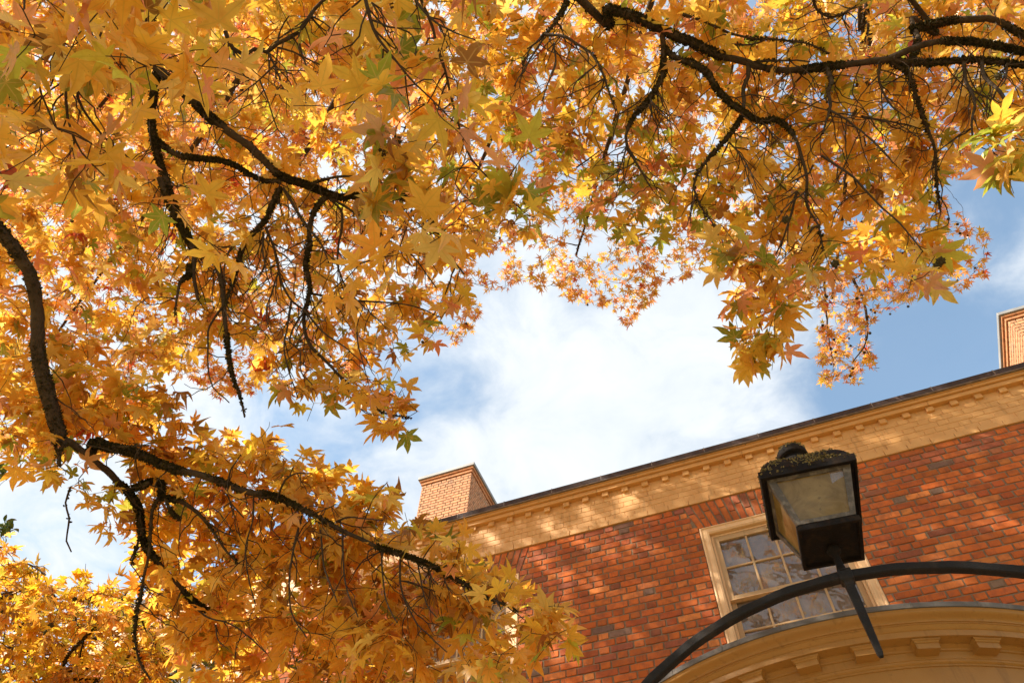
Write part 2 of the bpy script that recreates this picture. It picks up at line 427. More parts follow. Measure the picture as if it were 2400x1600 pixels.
# flat arches of splayed bricks over the windows
for wx, tag_ in WIN[:3]:
    nv = 19
    for q in range(nv):
        def X(u, t):                              # u 0..nv across, t 0..1 up
            e = LB+(LT-LB)*t; return wx-(WH+e)+(2*(WH+e))*u/nv
        segs = ((0, .36), (.40, 1.0)) if q % 2 else ((0, .62), (.66, 1.0))
        for s0, s1 in segs:
            gm = .055; j = lambda: random.uniform(-.0016, .0016)
            o4 = [(X(q+gm*2, s0)+j(), s0), (X(q+1-gm*2, s0)+j(), s0), (X(q+1-gm*2, s1)+j(), s1), (X(q+gm*2, s1)+j(), s1)]
            zz = lambda t: WT+.004+(ARCH_H-.012)*t
            cx = sum(p[0] for p in o4)/4; ct = (s0+s1)/2; b = MB()
            fr = [(cx+(x-cx)*.90, D-.001, zz(ct+(t-ct)*.965)) for x, t in o4]; md = [(x, D+.003, zz(t)) for x, t in o4]; bb = [(x, D+.03, zz(t)) for x, t in o4]
            b.rings([bb, md, fr], capb=True)
            me = b.mesh('arch_brick'); tint_attr(me, [(1, 1, 1, 1)]*len(me.vertices)); me.materials.append(BRICK)
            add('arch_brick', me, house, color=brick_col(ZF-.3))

# painted frieze: string course, five courses of painted brick, corbels, dentils, gutter
PB = {}
def pbrick(w, seed):
    key = (round(w, 2), seed)
    if key not in PB:
        me = outline_brick(w, CH-.0044, .03, 90+seed, .0030, .0012); me.materials.append(PAINTB); PB[key] = me
    return PB[key]
plist = []
def prow(k, z, y, hw=True):
    x = XL+.04+(k % 2)*.16
    while x < XR-.25:
        for w in ((.2205, .1045) if hw else (.2205,)):
            plist.append((pbrick(w, random.randrange(4)), x, y+random.uniform(-.0012, .0012), z+random.uniform(-.0008, .0008), w)); x += w+.0041
prow(0, ZF+.001, D-.016, False)
for i in range(5): prow(i+1, ZF+.0765+i*.0748, D, True)
pp = proj(np.array([(x+w/2, y, z+.03) for _, x, y, z, w in plist])); pd = np.linalg.norm(np.array([(x, y, z) for _, x, y, z, w in plist])-EYE, axis=1)
ps = np.array([w for *_, w in plist])/pd**2; pv = (pp[:, 0] > 0) & (pp[:, 0] < 2400) & (pp[:, 1] < 1600) & ~inpoly(pp, LEAFMASK) & ~inpoly(pp, LAMP)
own = set(np.argsort(-np.where(pv, ps, -1))[:300].tolist()); rest = []
for i, (me, x, y, z, w) in enumerate(plist):
    mw = Matrix.Translation((x, y, z))
    if i in own and pv[i]: add('painted_brick', me, house, mw=mw)
    else: rest.append((me, mw, (1, 1, 1)))
join_bricks(rest, 'painted_brickwork', house)
fb = MB(); fb.box(XL, XR, D+.0052, D+.03, ZF+.002, 6.29+Z0)
part('frieze_backing', fb, PAINTB, house)
def strip(name, p, z0, z1, m, joints=None, bev=.004):
    """a run of corbelled course in lengths of about 0.2 to 2.4 m"""
    b = MB(); x = XL
    while x < XR:
        L = random.uniform(*joints); x1 = min(XR, x+L); dz = random.uniform(-.001, .001)
        b.box(x+.0012, x1-.0012, D-p+random.uniform(-.0012, .0012), D+.05, z0+dz+Z0, z1+dz+Z0); x = x1
    part(name, b, m, house, bevel=bev)
for nm, p, z0, z1 in (('corbel_course', .054, 6.2145, 6.270), ('corbel_course', .078, 6.2705, 6.307), ('corbel_course', .092, 6.3075, 6.3165)):
    strip(nm, p, z0, z1, PAINT, (.9, 2.2), .005)
dm = MB(); dm.box(-.0375, .0375, -.030, .03, 0, .066); dme = dm.mesh('dentil', bevel=.005); dme.materials.append(PAINT)
x = -3.03+.2365*-24
while x < XR:
    if x > XL+.1: add('dentil', dme, house, mw=Matrix.Translation((x, D+random.uniform(-.002, .002), 6.148+Z0)))
    x += .2365
# gutter: ogee-less box with a drip lip, in lengths with visible joints
gt = MB(); x = XL-.1
while x < XR+.1:
    x1 = min(XR+.1, x+1.22)
    prof = [(-.112, 6.325), (-.116, 6.330), (-.114, 6.397), (-.104, 6.402), (.30, 6.402), (.30, 6.323)]
    gt.rings([[(xx, D+a, b+Z0) for a, b in prof] for xx in (x+.001, x1-.001)], capa=True, capb=True); x = x1
part('gutter', gt, GUTTER, house)
gs = MB(); x = XL-.1
while x < XR+.1:
    gs.box(x-.004, x+.004, D-.1175, D-.09, 6.332+Z0, 6.4035+Z0); x += .61
part('gutter_seam', gs, SEAM, house, kind='stuff')
gl = MB(); gl.box(XL-.1, XR+.1, D-.1155, D-.090, 6.3175+Z0, 6.3245+Z0); part('drip_edge', gl, SEAM, house)
rf = MB(); zr = 6.40+Z0
a, b, c, d = (XL-.1, D+.3, zr), (XR+.1, D+.3, zr), (XR+.1, D+8.3, zr), (XL-.1, D+8.3, zr)
e, f = (XL+4, D+4.3, zr+2.0), (XR-4, D+4.3, zr+2.0)
rf.quad(a, b, f, e); rf.quad(b, c, f); rf.quad(c, d, e, f); rf.quad(d, a, e); rf.quad(d, c, b, a)
part('roof', rf, ROOF, house)

def window(wx, shade):
    h = holder('window', house, (wx, D, WB))
    y0 = D-.002
    def frame_ring(b, half, top, bot, width, ya, yb_, head=None):
        head = head or width
        b.box(wx-half, wx-half+width, ya, yb_, bot, top); b.box(wx+half-width, wx+half, ya, yb_, bot, top)
        b.box(wx-half+width, wx+half-width, ya, yb_, top-head, top)
    # moulded casing: stepped profile swept round three sides
    prof = [(0, .05), (0, -.002), (.010, -.008), (.016, -.008), (.019, -.001), (.028, .003), (.031, -.001), (.070, -.001), (.073, .004), (.080, .004), (.087, .011), (.090, .06)]
    cz = MB()
    for i in range(len(prof)-1):
        (a0, d0), (a1, d1) = prof[i], prof[i+1]
        pts = lambda a, dd: [(wx-WH+a, D+dd, WB-.02), (wx-WH+a, D+dd, WT-a), (wx+WH-a, D+dd, WT-a), (wx+WH-a, D+dd, WB-.02)]
        P, Q = pts(a0, d0), pts(a1, d1)
        for s in range(3): cz.quad(P[s], Q[s], Q[s+1], P[s+1])
    part('casing', cz, TRIM, h)
    jb = MB(); b = jb
    frame_ring(b, WH-.092, WT-.092, WB, .020, D+.045, D+.26)
    part('jamb', jb, TRIM, h)
    sl = MB(); sl.box(wx-WH-.02, wx+WH+.02, D-.04, D+.26, WB-.06, WB+.02); part('sill', sl, TRIM, h, bevel=.006)
    so = WH-.112                                   # sash outer half width
    GX = .530
    zt = 5.197+Z0; zm = 4.868+Z0
    def sash(top, gt_, gm_, gb_, bot, ys, rail_bottom):
        s = MB()
        s.box(wx-so, wx-GX, ys, ys+.04, bot, top); s.box(wx+GX, wx+so, ys, ys+.04, bot, top)
        s.box(wx-GX, wx+GX, ys+.0005, ys+.0395, gt_, top); s.box(wx-GX, wx+GX, ys+.0005, ys+.0395, bot, gb_)
        part('sash', s, SASH if not rail_bottom else SASH, h, bevel=.003)
        for c_ in (1, 2, 3):
            m_ = MB(); xx = wx-GX+c_*GX/2
            m_.box(xx-.0105, xx+.0105, ys+.006, ys+.033, gb_, gt_); part('muntin', m_, SASH, h, bevel=.004)
        m_ = MB(); m_.box(wx-GX, wx+GX, ys+.0075, ys+.0315, gm_-.0105, gm_+.0105); part('muntin', m_, SASH, h, bevel=.004)
        for c_ in range(4):
            for r_, (za, zb) in enumerate(((gb_, gm_), (gm_, gt_))):
                p_ = MB(); xa, xb = wx-GX+c_*GX/2, wx-GX+(c_+1)*GX/2; t = random.uniform(-.0014, .0014); t2 = random.uniform(-.0014, .0014)
                p_.quad((xa, ys+.024+t, za), (xb, ys+.024+t2, za), (xb, ys+.024+t2+t, zb), (xa, ys+.024, zb)); part('pane', p_, GLASS, h)
    sash(WT-.112, zt, zm, 4.539+Z0, 4.497+Z0, D+.05, True)
    sash(4.535+Z0, 4.497+Z0, 4.190+Z0, 3.875+Z0, 3.80+Z0, D+.094, False)
    mr = MB(); mr.box(wx-so, wx+so, D+.044, D+.094, 4.490+Z0, 4.4965+Z0); part('meeting_rail', mr, TRIM, h)
    bx = MB(); bx.box(wx-WH, wx+WH, D+.9, D+.95, WB-.3, WT+.2); bx.box(wx-WH-.05, wx-WH, D+.15, D+.95, WB-.3, WT+.2); bx.box(wx+WH, wx+WH+.05, D+.15, D+.95, WB-.3, WT+.2)
    bx.box(wx-WH, wx+WH, D+.26, D+.9, WT+.0, WT+.05); bx.box(wx-WH, wx+WH, D+.26, D+.9, WB-.35, WB-.3); part('room_behind', bx, INTER, h)
    cu = MB(); n = 26
    for i in range(n):
        xa, xb = wx-.55+1.1*i/n, wx-.55+1.1*(i+1)/n; f = lambda q: D+.20+.012*math.sin(q*1.7)+.006*math.sin(q*4.1)
        cu.quad((xa, f(i), WB), (xb, f(i+1), WB), (xb, f(i+1), WT-.14-shade*.0), (xa, f(i), WT-.14))
    part('blind', cu, CURT, h, smooth=True)
for i, (wx, t_) in enumerate(WIN[:3]): window(wx, i)
window(WIN[3][0], 0)

# chimneys: solid stacks faced with single bricks, corbelled head and a metal cap
def chimney(x0, x1, y0, y1, ztop, label, faces):
    h = holder('chimney', house, ((x0+x1)/2, y0, 6.4+Z0)); h['label'] = label
    c = MB(); c.box(x0+.009, x1-.009, y0+.009, y1-.009, 6.2+Z0, ztop-.002); part('stack', c, MORTAR, h)
    sgl, rest = [], []
    P = SW+HW+2*JT; k = 0; z = ztop-CH
    while z > 7.6+Z0:
        for face in ('front', 'left', 'right'):
            L = (x1-x0) if face == 'front' else (y1-y0); s = -(k % 2)*P/2-.1
            while s < L:
                for w in (SW, HW):
                    a, b = max(s, 0), min(s+w, L); s += w+JT
                    if b-a < .03: continue
                    me = get_brick(b-a); c_ = brick_col(None); c_ = tuple(min(.8, q*.38+f) for q, f in zip(c_, (.42, .255, .145)))
                    if face == 'front': mw = Matrix.Translation((x0+a, y0, z))
                    elif face == 'right': mw = Matrix.Translation((x1, y0+a, z)) @ Matrix.Rotation(R(90), 4, 'Z')
                    else: mw = Matrix.Translation((x0, y0+b, z)) @ Matrix.Rotation(R(-90), 4, 'Z')
                    cpt = np.array(mw)[:3, 3]; p = proj(cpt)[0]
                    seen = face in faces and -20 < p[0] < 2420 and cpt[2] > 9.7+Z0
                    (sgl if seen else rest).append((me, mw, c_, cpt[2]))
        z -= CH; k += 1
    sgl.sort(key=lambda q: -q[3])
    for me, mw, c_, _ in sgl[:290]: add('brick', me, h, mw=mw, color=c_)
    join_bricks([q[:3] for q in sgl[290:]+rest], 'brickwork', h)
    cb = MB(); cb.box(x0-.022, x1+.022, y0-.022, y1+.022, ztop+.001, ztop+.075); cb.box(x0-.05, x1+.05, y0-.05, y1+.05, ztop+.0755, ztop+.125)
    me = cb.mesh('corbel', bevel=.005); tint_attr(me, [(.60, .27, .12, 1)]*len(me.vertices)); me.materials.append(BRICK); add('corbel', me, h)
    cp = MB(); cp.box(x0-.080, x1+.080, y0-.080, y1+.080, ztop+.127, ztop+.205); part('cap', cp, CAPM, h, bevel=.006)
    fl = MB(); fl.box(x0+.25, x1-.25, y0+.3, y1-.3, ztop+.198, ztop+.34); part('flue', fl, MORTAR, h)
chimney(-5.975, -4.855, 9.135, 11.2, 11.165+Z0, 'left brick chimney with its right flank in shade', ('front', 'right'))
chimney(5.335, 6.455, 9.135, 11.2, 11.165+Z0, 'right brick chimney, only its left edge in view', ('front', 'left'))

# round porch below the right window
PC = np.array([.268, D]); port = holder('portico', house, (.268, D-1.9, 0))
def lathe(name, prof, m, a0=-97, a1=97, n=120, smooth=True, par=port):
    b = MB(); rr = []
    for i in range(n+1):
        t = R(a0+(a1-a0)*i/n); rr.append([(PC[0]+r*math.sin(t), PC[1]-r*math.cos(t), z+Z0) for r, z in prof])
    V = sum(rr, []); k = len(prof); F = [(i*k+j, (i+1)*k+j, (i+1)*k+j+1, i*k+j+1) for i in range(n) for j in range(k-1)]
    b.v = V; b.f = F; me = b.mesh(name, smooth)
    if smooth: me.set_sharp_from_angle(angle=R(32))
    me.materials.append(m); return add(name, me, par)
lathe('flashing', [(0.02, 2.74), (2.0, 2.700), (2.048, 2.694), (2.052, 2.690), (2.053, 2.660), (2.047, 2.657)], LEAD)
fs = MB()
for i in range(-9, 10):
    t = R(i*10+3); p = np.array([PC[0]+2.0535*math.sin(t), PC[1]-2.0535*math.cos(t)]); tx = np.array([math.cos(t), math.sin(t)])*.004; nx = np.array([math.sin(t), -math.cos(t)])*.002
    q = [p-tx, p+tx, p+tx+nx, p-tx+nx]; fs.rings([[(*a, 2.659+Z0) for a in q], [(*a, 2.694+Z0) for a in q]], capa=True, capb=True)
part('flashing_seam', fs, LEAD, port, kind='stuff')
cy = [(2.046, 2.658), (2.040, 2.650)]+[(2.040-.040*(s-math.sin(2*math.pi*s)/(2*math.pi)*.9), 2.650-.045*s) for s in np.linspace(.1, 1, 9)]
lathe('cornice', cy+[(1.993, 2.604), (1.993, 2.597), (1.989, 2.596), (1.984, 2.590), (1.978, 2.577), (1.972, 2.573), (1.970, 2.572), (1.970, 2.538), (1.905, 2.536), (1.905, 2.528), (1.895, 2.522), (1.886, 2.517), (1.884, 2.508), (1.874, 2.506), (1.872, 2.489), (1.870, 2.466), (1.866, 2.465), (1.864, 2.455), (1.858, 2.449), (1.853, 2.447), (1.853, 2.437), (1.846, 2.436)], ENTAB)
lathe('frieze', [(1.846, 2.437), (1.843, 2.10), (1.86, 2.09), (1.86, 1.95), (1.70, 1.94)], ENTAB)
mo = MB()
mo.box(-.060, .060, -.058, .03, -.052, -.0205)                    # block
cap_p = [(-.060, -.0205), (-.064, -.018), (-.067, -.012), (-.074, -.008), (-.075, -.001), (.02, -.001), (.02, -.0205)]
hw0 = [.061, .064, .067, .074, .075, .075, .061]
mo.rings([[(-hw, yv, zv) for (yv, zv), hw in zip(cap_p, hw0)], [(hw, yv, zv) for (yv, zv), hw in zip(cap_p, hw0)]], capa=True, capb=True)
mome = mo.mesh('modillion'); mome.materials.append(ENTAB)
for i in range(-10, 9):
    t = R(4.45+9.4*i); r = 1.882
    add('modillion', mome, port, mw=Matrix.Translation((PC[0]+r*math.sin(t), PC[1]-r*math.cos(t), 2.537+Z0)) @ Matrix.Rotation(t, 4, 'Z'))
for t in (-62, -25, 25, 62):
    b = MB(); cx, cy_ = PC[0]+1.74*math.sin(R(t)), PC[1]-1.74*math.cos(R(t)); ring = lambda r, z: [(cx+r*math.cos(a), cy_+r*math.sin(a), z) for a in np.linspace(0, 2*math.pi, 20, endpoint=False)]
    b.rings([ring(.17, 0), ring(.17, .12), ring(.14, .16), ring(.14, 1.6), ring(.12, 3.35), ring(.15, 3.42), ring(.15, 3.54)], capa=True, capb=True); part('column', b, ENTAB, port)
stp = MB(); stp.rings([[(PC[0]+2.1*math.sin(R(t)), PC[1]-2.1*math.cos(R(t)), z) for t in range(-90, 91, 10)] for z in (-.02, .15)], capb=True); part('step', stp, STONE, port)

# ------------------------------------------------------------------ iron arch and lantern
YA = 2.10; AXC, AZC, ARAD = .2344, .513+Z0, 1.086
arch = thing('iron_arch', 'black wrought iron arch of square bar spanning the path below the lantern', 'arch', (AXC, YA, 0))
b = MB(); rings = []
hb = .0285; dp = .030
path = [(AXC-ARAD, 0)]+[(AXC-ARAD, AZC*.5)]
n = 64
for i in range(n+1):
    t = math.pi*(1-i/n); path.append((AXC+ARAD*math.cos(t), AZC+ARAD*math.sin(t)))
path += [(AXC+ARAD, AZC*.5), (AXC+ARAD, 0)]
for i, (x, z) in enumerate(path):
    if 1 < i < len(path)-2: c = np.array([AXC, AZC]); d = np.array([x, z])-c; d /= np.linalg.norm(d)
    else: d = np.array([-1., 0]) if x < AXC else np.array([1., 0])
    wob = .0012*math.sin(i*1.9)+.0008*math.sin(i*4.3)
    o = np.array([x, z])+d*wob; q = np.array([x, z])-d*(hb-wob*.5)
    e = .003
    rings.append([(o[0]-d[0]*e, YA, o[1]-d[1]*e), (o[0], YA+e, o[1]), (o[0], YA+dp-e, o[1]), (o[0]-d[0]*e, YA+dp, o[1]-d[1]*e), (q[0]+d[0]*e, YA+dp, q[1]+d[1]*e), (q[0], YA+dp-e, q[1]), (q[0], YA+e, q[1]), (q[0]+d[0]*e, YA, q[1]+d[1]*e)])
b.rings(rings, capa=True, capb=True); part('arch_bar', b, IRON, arch)
XLN = .2515; H = 1.70+Z0; ZTOP = AZC+ARAD
lanth = {}
def sq(hw, z, rot=4.0, hy=None, cx=XLN, cyy=None):
    cyy = YA+.0 if cyy is None else cyy; hy = hy or hw; c_, s_ = math.cos(R(rot)), math.sin(R(rot))
    return [(cx+x*c_-y*s_, cyy+x*s_+y*c_, z) for x, y in ((-hw, -hy), (hw, -hy), (hw, hy), (-hw, hy))]
YB = YA+dp/2
b = MB()                                           # collar and tapering drop point under the crossing
b.rings([sq(.021, ZTOP+.004, 0, cyy=YB), sq(.021, ZTOP-hb-.006, 0, cyy=YB), sq(.014, ZTOP-hb-.014, 0, cyy=YB), sq(.0125, ZTOP-.16, 0, cyy=YB), sq(.009, ZTOP-.285, 0, cyy=YB), sq(.006, ZTOP-.298, 0, cyy=YB)], capa=True, capb=True)
b.v = [(x-(XLN-.2545), y, z) for x, y, z in b.v]
part('drop_point', b, IRON, arch, bevel=.002)
lan = thing('lantern', 'black square lantern with mossy roof and dusty panes standing on the iron arch', 'lantern', (XLN, YB, ZTOP))
LY = YA
b = MB(); ring = lambda r, z, n=10: [(XLN+r*math.cos(a), YB+r*math.sin(a), z) for a in np.linspace(0, 2*math.pi, n, endpoint=False)]
b.rings([ring(.024, ZTOP-.004), ring(.016, ZTOP+.012), ring(.012, ZTOP+.03), ring(.012, H-.022), ring(.022, H-.018), ring(.024, H-.008), ring(.018, H+.004)], capa=True, capb=True); part('stem', b, RUST, lan, smooth=True)
hb_, he_ = .0995, .160; ZE = H+.2125              # half widths of base and eave, eave height
b = MB()
b.rings([sq(hb_-.030, H+.012), sq(hb_-.012, H+.012), sq(hb_-.010, H), sq(hb_, H), sq(hb_, H+.020), sq(hb_-.008, H+.024), sq(hb_-.008, H+.032)], capa=True, capb=True); part('base_plate', b, RUST, lan)
ht0, ht1 = hb_-.010, he_-.024
Zb, Zt = H+.030, ZE-.004
def side(k, u, v, off=0.0):
    """point on side k at u (-1..1) across, v (0..1) up the tapering body"""
    hw = ht0+(ht1-ht0)*v+off; z = Zb+(Zt-Zb)*v; p = (u*(ht0+(ht1-ht0)*v), -hw)
    a = R(90*k+4.0); return (XLN+p[0]*math.cos(a)-p[1]*math.sin(a), LY+p[0]*math.sin(a)+p[1]*math.cos(a), z)
for k in range(4):
    b = MB()
    def rail(u0, u1, v0, v1):
        o = [(u0, v0), (u1, v0), (u1, v1), (u0, v1)]
        b.rings([[side(k, u, v, -.006) for u, v in o], [side(k, u, v, .004) for u, v in o]], capa=True, capb=True)
    rail(-1.03, -.84, 0, 1); rail(.84, 1.03, 0, 1); rail(-.84, .84, 0, .075); rail(-.84, .84, .93, 1)
    part('frame_side', b, RAIL, lan)
    b = MB()
    if k == 0:                                      # the broken pane: reflecting glass added to brighten the gap of its missing corner
        sh = MB(); sh.quad(*[side(0, u, v, -.0045) for u, v in ((.49, .69), (.85, .79), (.85, .94), (.49, .94))]); part('gap_filler_glass', sh, GLASS, lan)
        b.quad(*[side(0, u, v, -.003) for u, v in ((-.84, .075), (.84, .075), (.84, .80), (.50, .70), (.50, .93), (-.84, .93))])
    else: b.quad(*[side(k, u, v, -.003) for u, v in ((-.84, .075), (.84, .075), (.84, .93), (-.84, .93))])
    part('pane', b, LAMPG, lan, label='dusty broken pane with its upper right corner missing' if k == 0 else None)
b = MB()
b.rings([sq(.035, ZE-.012), sq(he_-.034, ZE-.012), sq(he_-.030, ZE-.004), sq(he_-.010, ZE-.006), sq(he_-.008, ZE-.012), sq(he_, ZE-.012), sq(he_+.002, ZE+.018), sq(he_-.006, ZE+.024)], capa=True)
part('eave', b, RUST, lan)
b = MB(); rg = []
for i in range(11):
    t = i/10; hw = (he_-.008)*(1-t)**.8*.86+.050+(.0 if t > 0 else .012)*1; hw = .050+.104*(.5*math.cos(t*math.pi/2)+.5*(1-t)); z = ZE+.022+.118*math.sin(t*math.pi/2)
    rg.append(sq(hw, z))
b.rings(rg, capb=True); roofo = part('roof', b, RUST, lan)
b = MB(); ring = lambda r, z, n=20: [(XLN+r*math.cos(a), LY+r*math.sin(a), z) for a in np.linspace(0, 2*math.pi, n, endpoint=False)]
zc = ZE+.180
b.rings([ring(.052, zc-.045), ring(.045, zc-.03), ring(.042, zc+.024), ring(.040, zc+.025), ring(.056, zc+.026), ring(.058, zc+.032), ring(.056, zc+.055), ring(.046, zc+.074), ring(.026, zc+.087), ring(.006, zc+.092)], capa=True, capb=True); part('finial', b, RUST, lan, smooth=True)
def tufts(name, pts, nrm, size, m, parent, label=None, n_each=3):
    """small ragged scales of moss or lichen standing on a surface"""
    pts = np.repeat(np.asarray(pts), n_each, 0); nrm = np.repeat(np.asarray(nrm), n_each, 0); k = len(pts)
    a = rng.normal(size=(k, 3)); d = nrm+a*.75; d /= np.linalg.norm(d, axis=1)[:, None]
    s = np.cross(d, rng.normal(size=(k, 3))); s /= np.linalg.norm(s, axis=1)[:, None]; L = size*rng.uniform(.5, 1.5, (k, 1))
    base = pts+rng.normal(size=(k, 3))*size*.25
    V = np.stack([base-s*L*.45, base+s*L*.45, base+d*L+s*L*.25, base+d*L-s*L*.3], 1).reshape(-1, 3)
    i = np.arange(k)*4; T = np.stack([i, i+1, i+2, i+3], 1)
    me = np_mesh(name, V, T, None, False); me.materials.append(m); return add(name, me, parent, kind='stuff', label=label)
pts, nr = [], []
for _ in range(2300):
    k = random.randrange(4); t = random.random()**1.6; u = random.uniform(-1, 1); hw = .050+.104*(.5*math.cos(t*math.pi/2)+.5*(1-t)); z = ZE+.022+.118*math.sin(t*math.pi/2); a = R(90*k+4)
    if math.sin(u*5+k*2)+math.sin(t*9+u*3) < random.uniform(-1.2, .6): continue
    p = (u*hw, -hw); pts.append((XLN+p[0]*math.cos(a)-p[1]*math.sin(a), LY+p[0]*math.sin(a)+p[1]*math.cos(a), z)); nr.append((.5*math.sin(a), -.5*math.cos(a), .8))
for _ in range(150):
    a = random.uniform(0, 6.28); r = random.uniform(.02, .062); pts.append((XLN+r*math.cos(a), LY+r*math.sin(a), zc+.036+.052*(1-(r/.0625)**2)**.5)); nr.append((.4*math.cos(a), .4*math.sin(a), .9))
for _ in range(130):
    k = random.choice((1, 1, 1, 0, 3)); u = random.uniform(-1, 1); a = R(90*k+4); p = (u*he_, -he_); pts.append((XLN+p[0]*math.cos(a)-p[1]*math.sin(a), LY+p[0]*math.sin(a)+p[1]*math.cos(a), ZE+random.uniform(.0, .022))); nr.append((.8*math.sin(a), -.8*math.cos(a), .3))
tufts('lichen', pts, nr, .0052, LICHEN, lan)

# ------------------------------------------------------------------ trees
def leaf_shape(seed, curl, fold, lobes=5, fine=True):
    """star leaf, blade base at the origin, middle lobe along +Y, petiole back along -Y; about one unit long"""
    r = random.Random(seed)
    ang = [-112, -57, 0, 57, 112] if lobes == 5 else [-140, -100, -52, 0, 52, 100, 140]
    ln = [.60, .86, 1.0, .86, .60] if lobes == 5 else [.34, .66, .90, 1.0, .90, .66, .34]
    ang = [a+r.uniform(-7, 7) for a in ang]; ln = [l*r.uniform(.9, 1.08) for l in ln]
    V, Wn, T = [(0, 0)], [1.0], []
    def pol(a, q, w): V.append((q*math.sin(R(a)), q*math.cos(R(a)))); Wn.append(w); return len(V)-1
    k = len(ang); sin_ = [pol(ang[0]-(38 if lobes == 5 else 24), .17, .15)]
    for i in range(k-1): sin_.append(pol((ang[i]+ang[i+1])/2+r.uniform(-3, 3), .30*r.uniform(.85, 1.15)*(1 if i not in (0, k-2) else .85), .1))
    sin_.append(pol(ang[-1]+(38 if lobes == 5 else 24), .17, .15))
    for i in range(k):
        L = ln[i]; bend = r.uniform(-6, 6); tip = pol(ang[i]+bend, L, .95)
        if fine:
            m = pol(ang[i]+bend*.3, L*.50, 1.0); wd = r.uniform(.165, .205)*L
            def off(q, s): 
                a = R(ang[i]+bend*.35); x, y = q*math.sin(a)+s*math.cos(a), q*math.cos(a)-s*math.sin(a); V.append((x, y)); Wn.append(.05); return len(V)-1
            sl, sr = off(L*.50, -wd), off(L*.50, wd); tl, tr = off(L*.76, -wd*.52), off(L*.76, wd*.52)
            a, b = sin_[i], sin_[i+1]
            T += [(0, a, m), (a, sl, m), (sl, tl, m), (tl, tip, m), (0, m, b), (m, sr, b), (m, tr, sr), (m, tip, tr)]
        else:
            T += [(0, sin_[i], tip), (0, tip, sin_[i+1])]
    V = np.array(V); Wn = np.array(Wn); rr = np.hypot(V[:, 0], V[:, 1]); th = np.arctan2(V[:, 0], V[:, 1])
    ph = r.uniform(0, 6.28)
    z = -curl*rr**2*(1+.5*np.sin(2*th+ph))+fold*(1-Wn)*np.minimum(rr, .6)*.5+.06*np.sin(3*th+ph*2)*rr
    if curl > .5:                                   # dried: lobes roll inwards
        V = V*(1-.28*curl*rr[:, None]**1.2); z += .12*np.sin(9*th+ph)*rr
    V3 = np.c_[V, z]
    n = len(V3); pw = .011; pl = .62
    P = np.array([[-pw, 0, 0], [pw, 0, 0], [pw*.8, -pl*.5, .05], [-pw*.8, -pl*.5, .05], [pw*.9, -pl, .02], [-pw*.9, -pl, .02]])
    V3 = np.r_[V3, P]; Wn = np.r_[Wn, np.ones(6)]
    T = T+[(n, n+1, n+2), (n, n+2, n+3), (n+3, n+2, n+4), (n+3, n+4, n+5)]
    return V3.astype(np.float32), np.array(T, np.int32), Wn.astype(np.float32)
PET = .62
LEAVES = [leaf_shape(i, [.06, .16, .28, .10, .22, .38][i % 6], [.25, .12, .4, .3, .05, .5][i % 6], 7 if i % 3 == 1 else 5) for i in range(12)]
DRIED = [leaf_shape(30+i, .75+.15*i, .6, 5) for i in range(4)]
ALL = LEAVES+DRIED; ND = len(LEAVES)
SMALL = [leaf_shape(60+i, [.1, .25, .4, .15][i % 4], .2, 5, False) for i in range(8)]
def leaf_mesh(t, i):
    V, T, Wn = t; me = np_mesh('leaf', V, T, np.c_[np.ones((len(V), 3)), Wn]); me.materials.append(LEAF); return me
LEAF_ME = [leaf_mesh(t, i) for i, t in enumerate(ALL)]; SMALL_ME = [leaf_mesh(t, i) for i, t in enumerate(SMALL)]
def norm(a): return a/np.maximum(np.linalg.norm(a, axis=-1, keepdims=True), 1e-9)

def catmull(P, step):
    P = np.asarray(P, float)
    if len(P) < 3:
        n = max(2, int(np.linalg.norm(P[-1]-P[0])/step)+1); t = np.linspace(0, 1, n)[:, None]; return P[0]*(1-t)+P[-1]*t
    Q = np.vstack([2*P[0]-P[1], P, 2*P[-1]-P[-2]]); out = []
    for i in range(1, len(Q)-2):
        a, b, c, d = Q[i-1:i+3]; n = max(1, int(np.linalg.norm(c-b)/step))
        t = np.linspace(0, 1, n, endpoint=False)[:, None]
        out.append(.5*(2*b+(c-a)*t+(2*a-5*b+4*c-d)*t**2+(3*b-a-3*c+d)*t**3))
    return np.vstack(out+[P[-1:]])
def tube(P, rad, sides=6, rough=.12):
    n = len(P); tg = norm(np.gradient(P, axis=0)); up = np.array([.31, .2, .93]); A = norm(np.cross(tg, up)); B = np.cross(tg, A)
    th = np.linspace(0, 2*math.pi, sides, endpoint=False)
    rr = rad[:, None]*(1+rng.normal(size=(n, sides))*rough)
    V = P[:, None]+rr[..., None]*(np.cos(th)[None, :, None]*A[:, None]+np.sin(th)[None, :, None]*B[:, None])
    i = np.arange(n-1)[:, None]*sides; j = np.arange(sides)[None]; k = (j+1) % sides
    Fq = np.stack([i+j, i+k, i+k+sides, i+j+sides], -1).reshape(-1, 4)
    return V.reshape(-1, 3), Fq
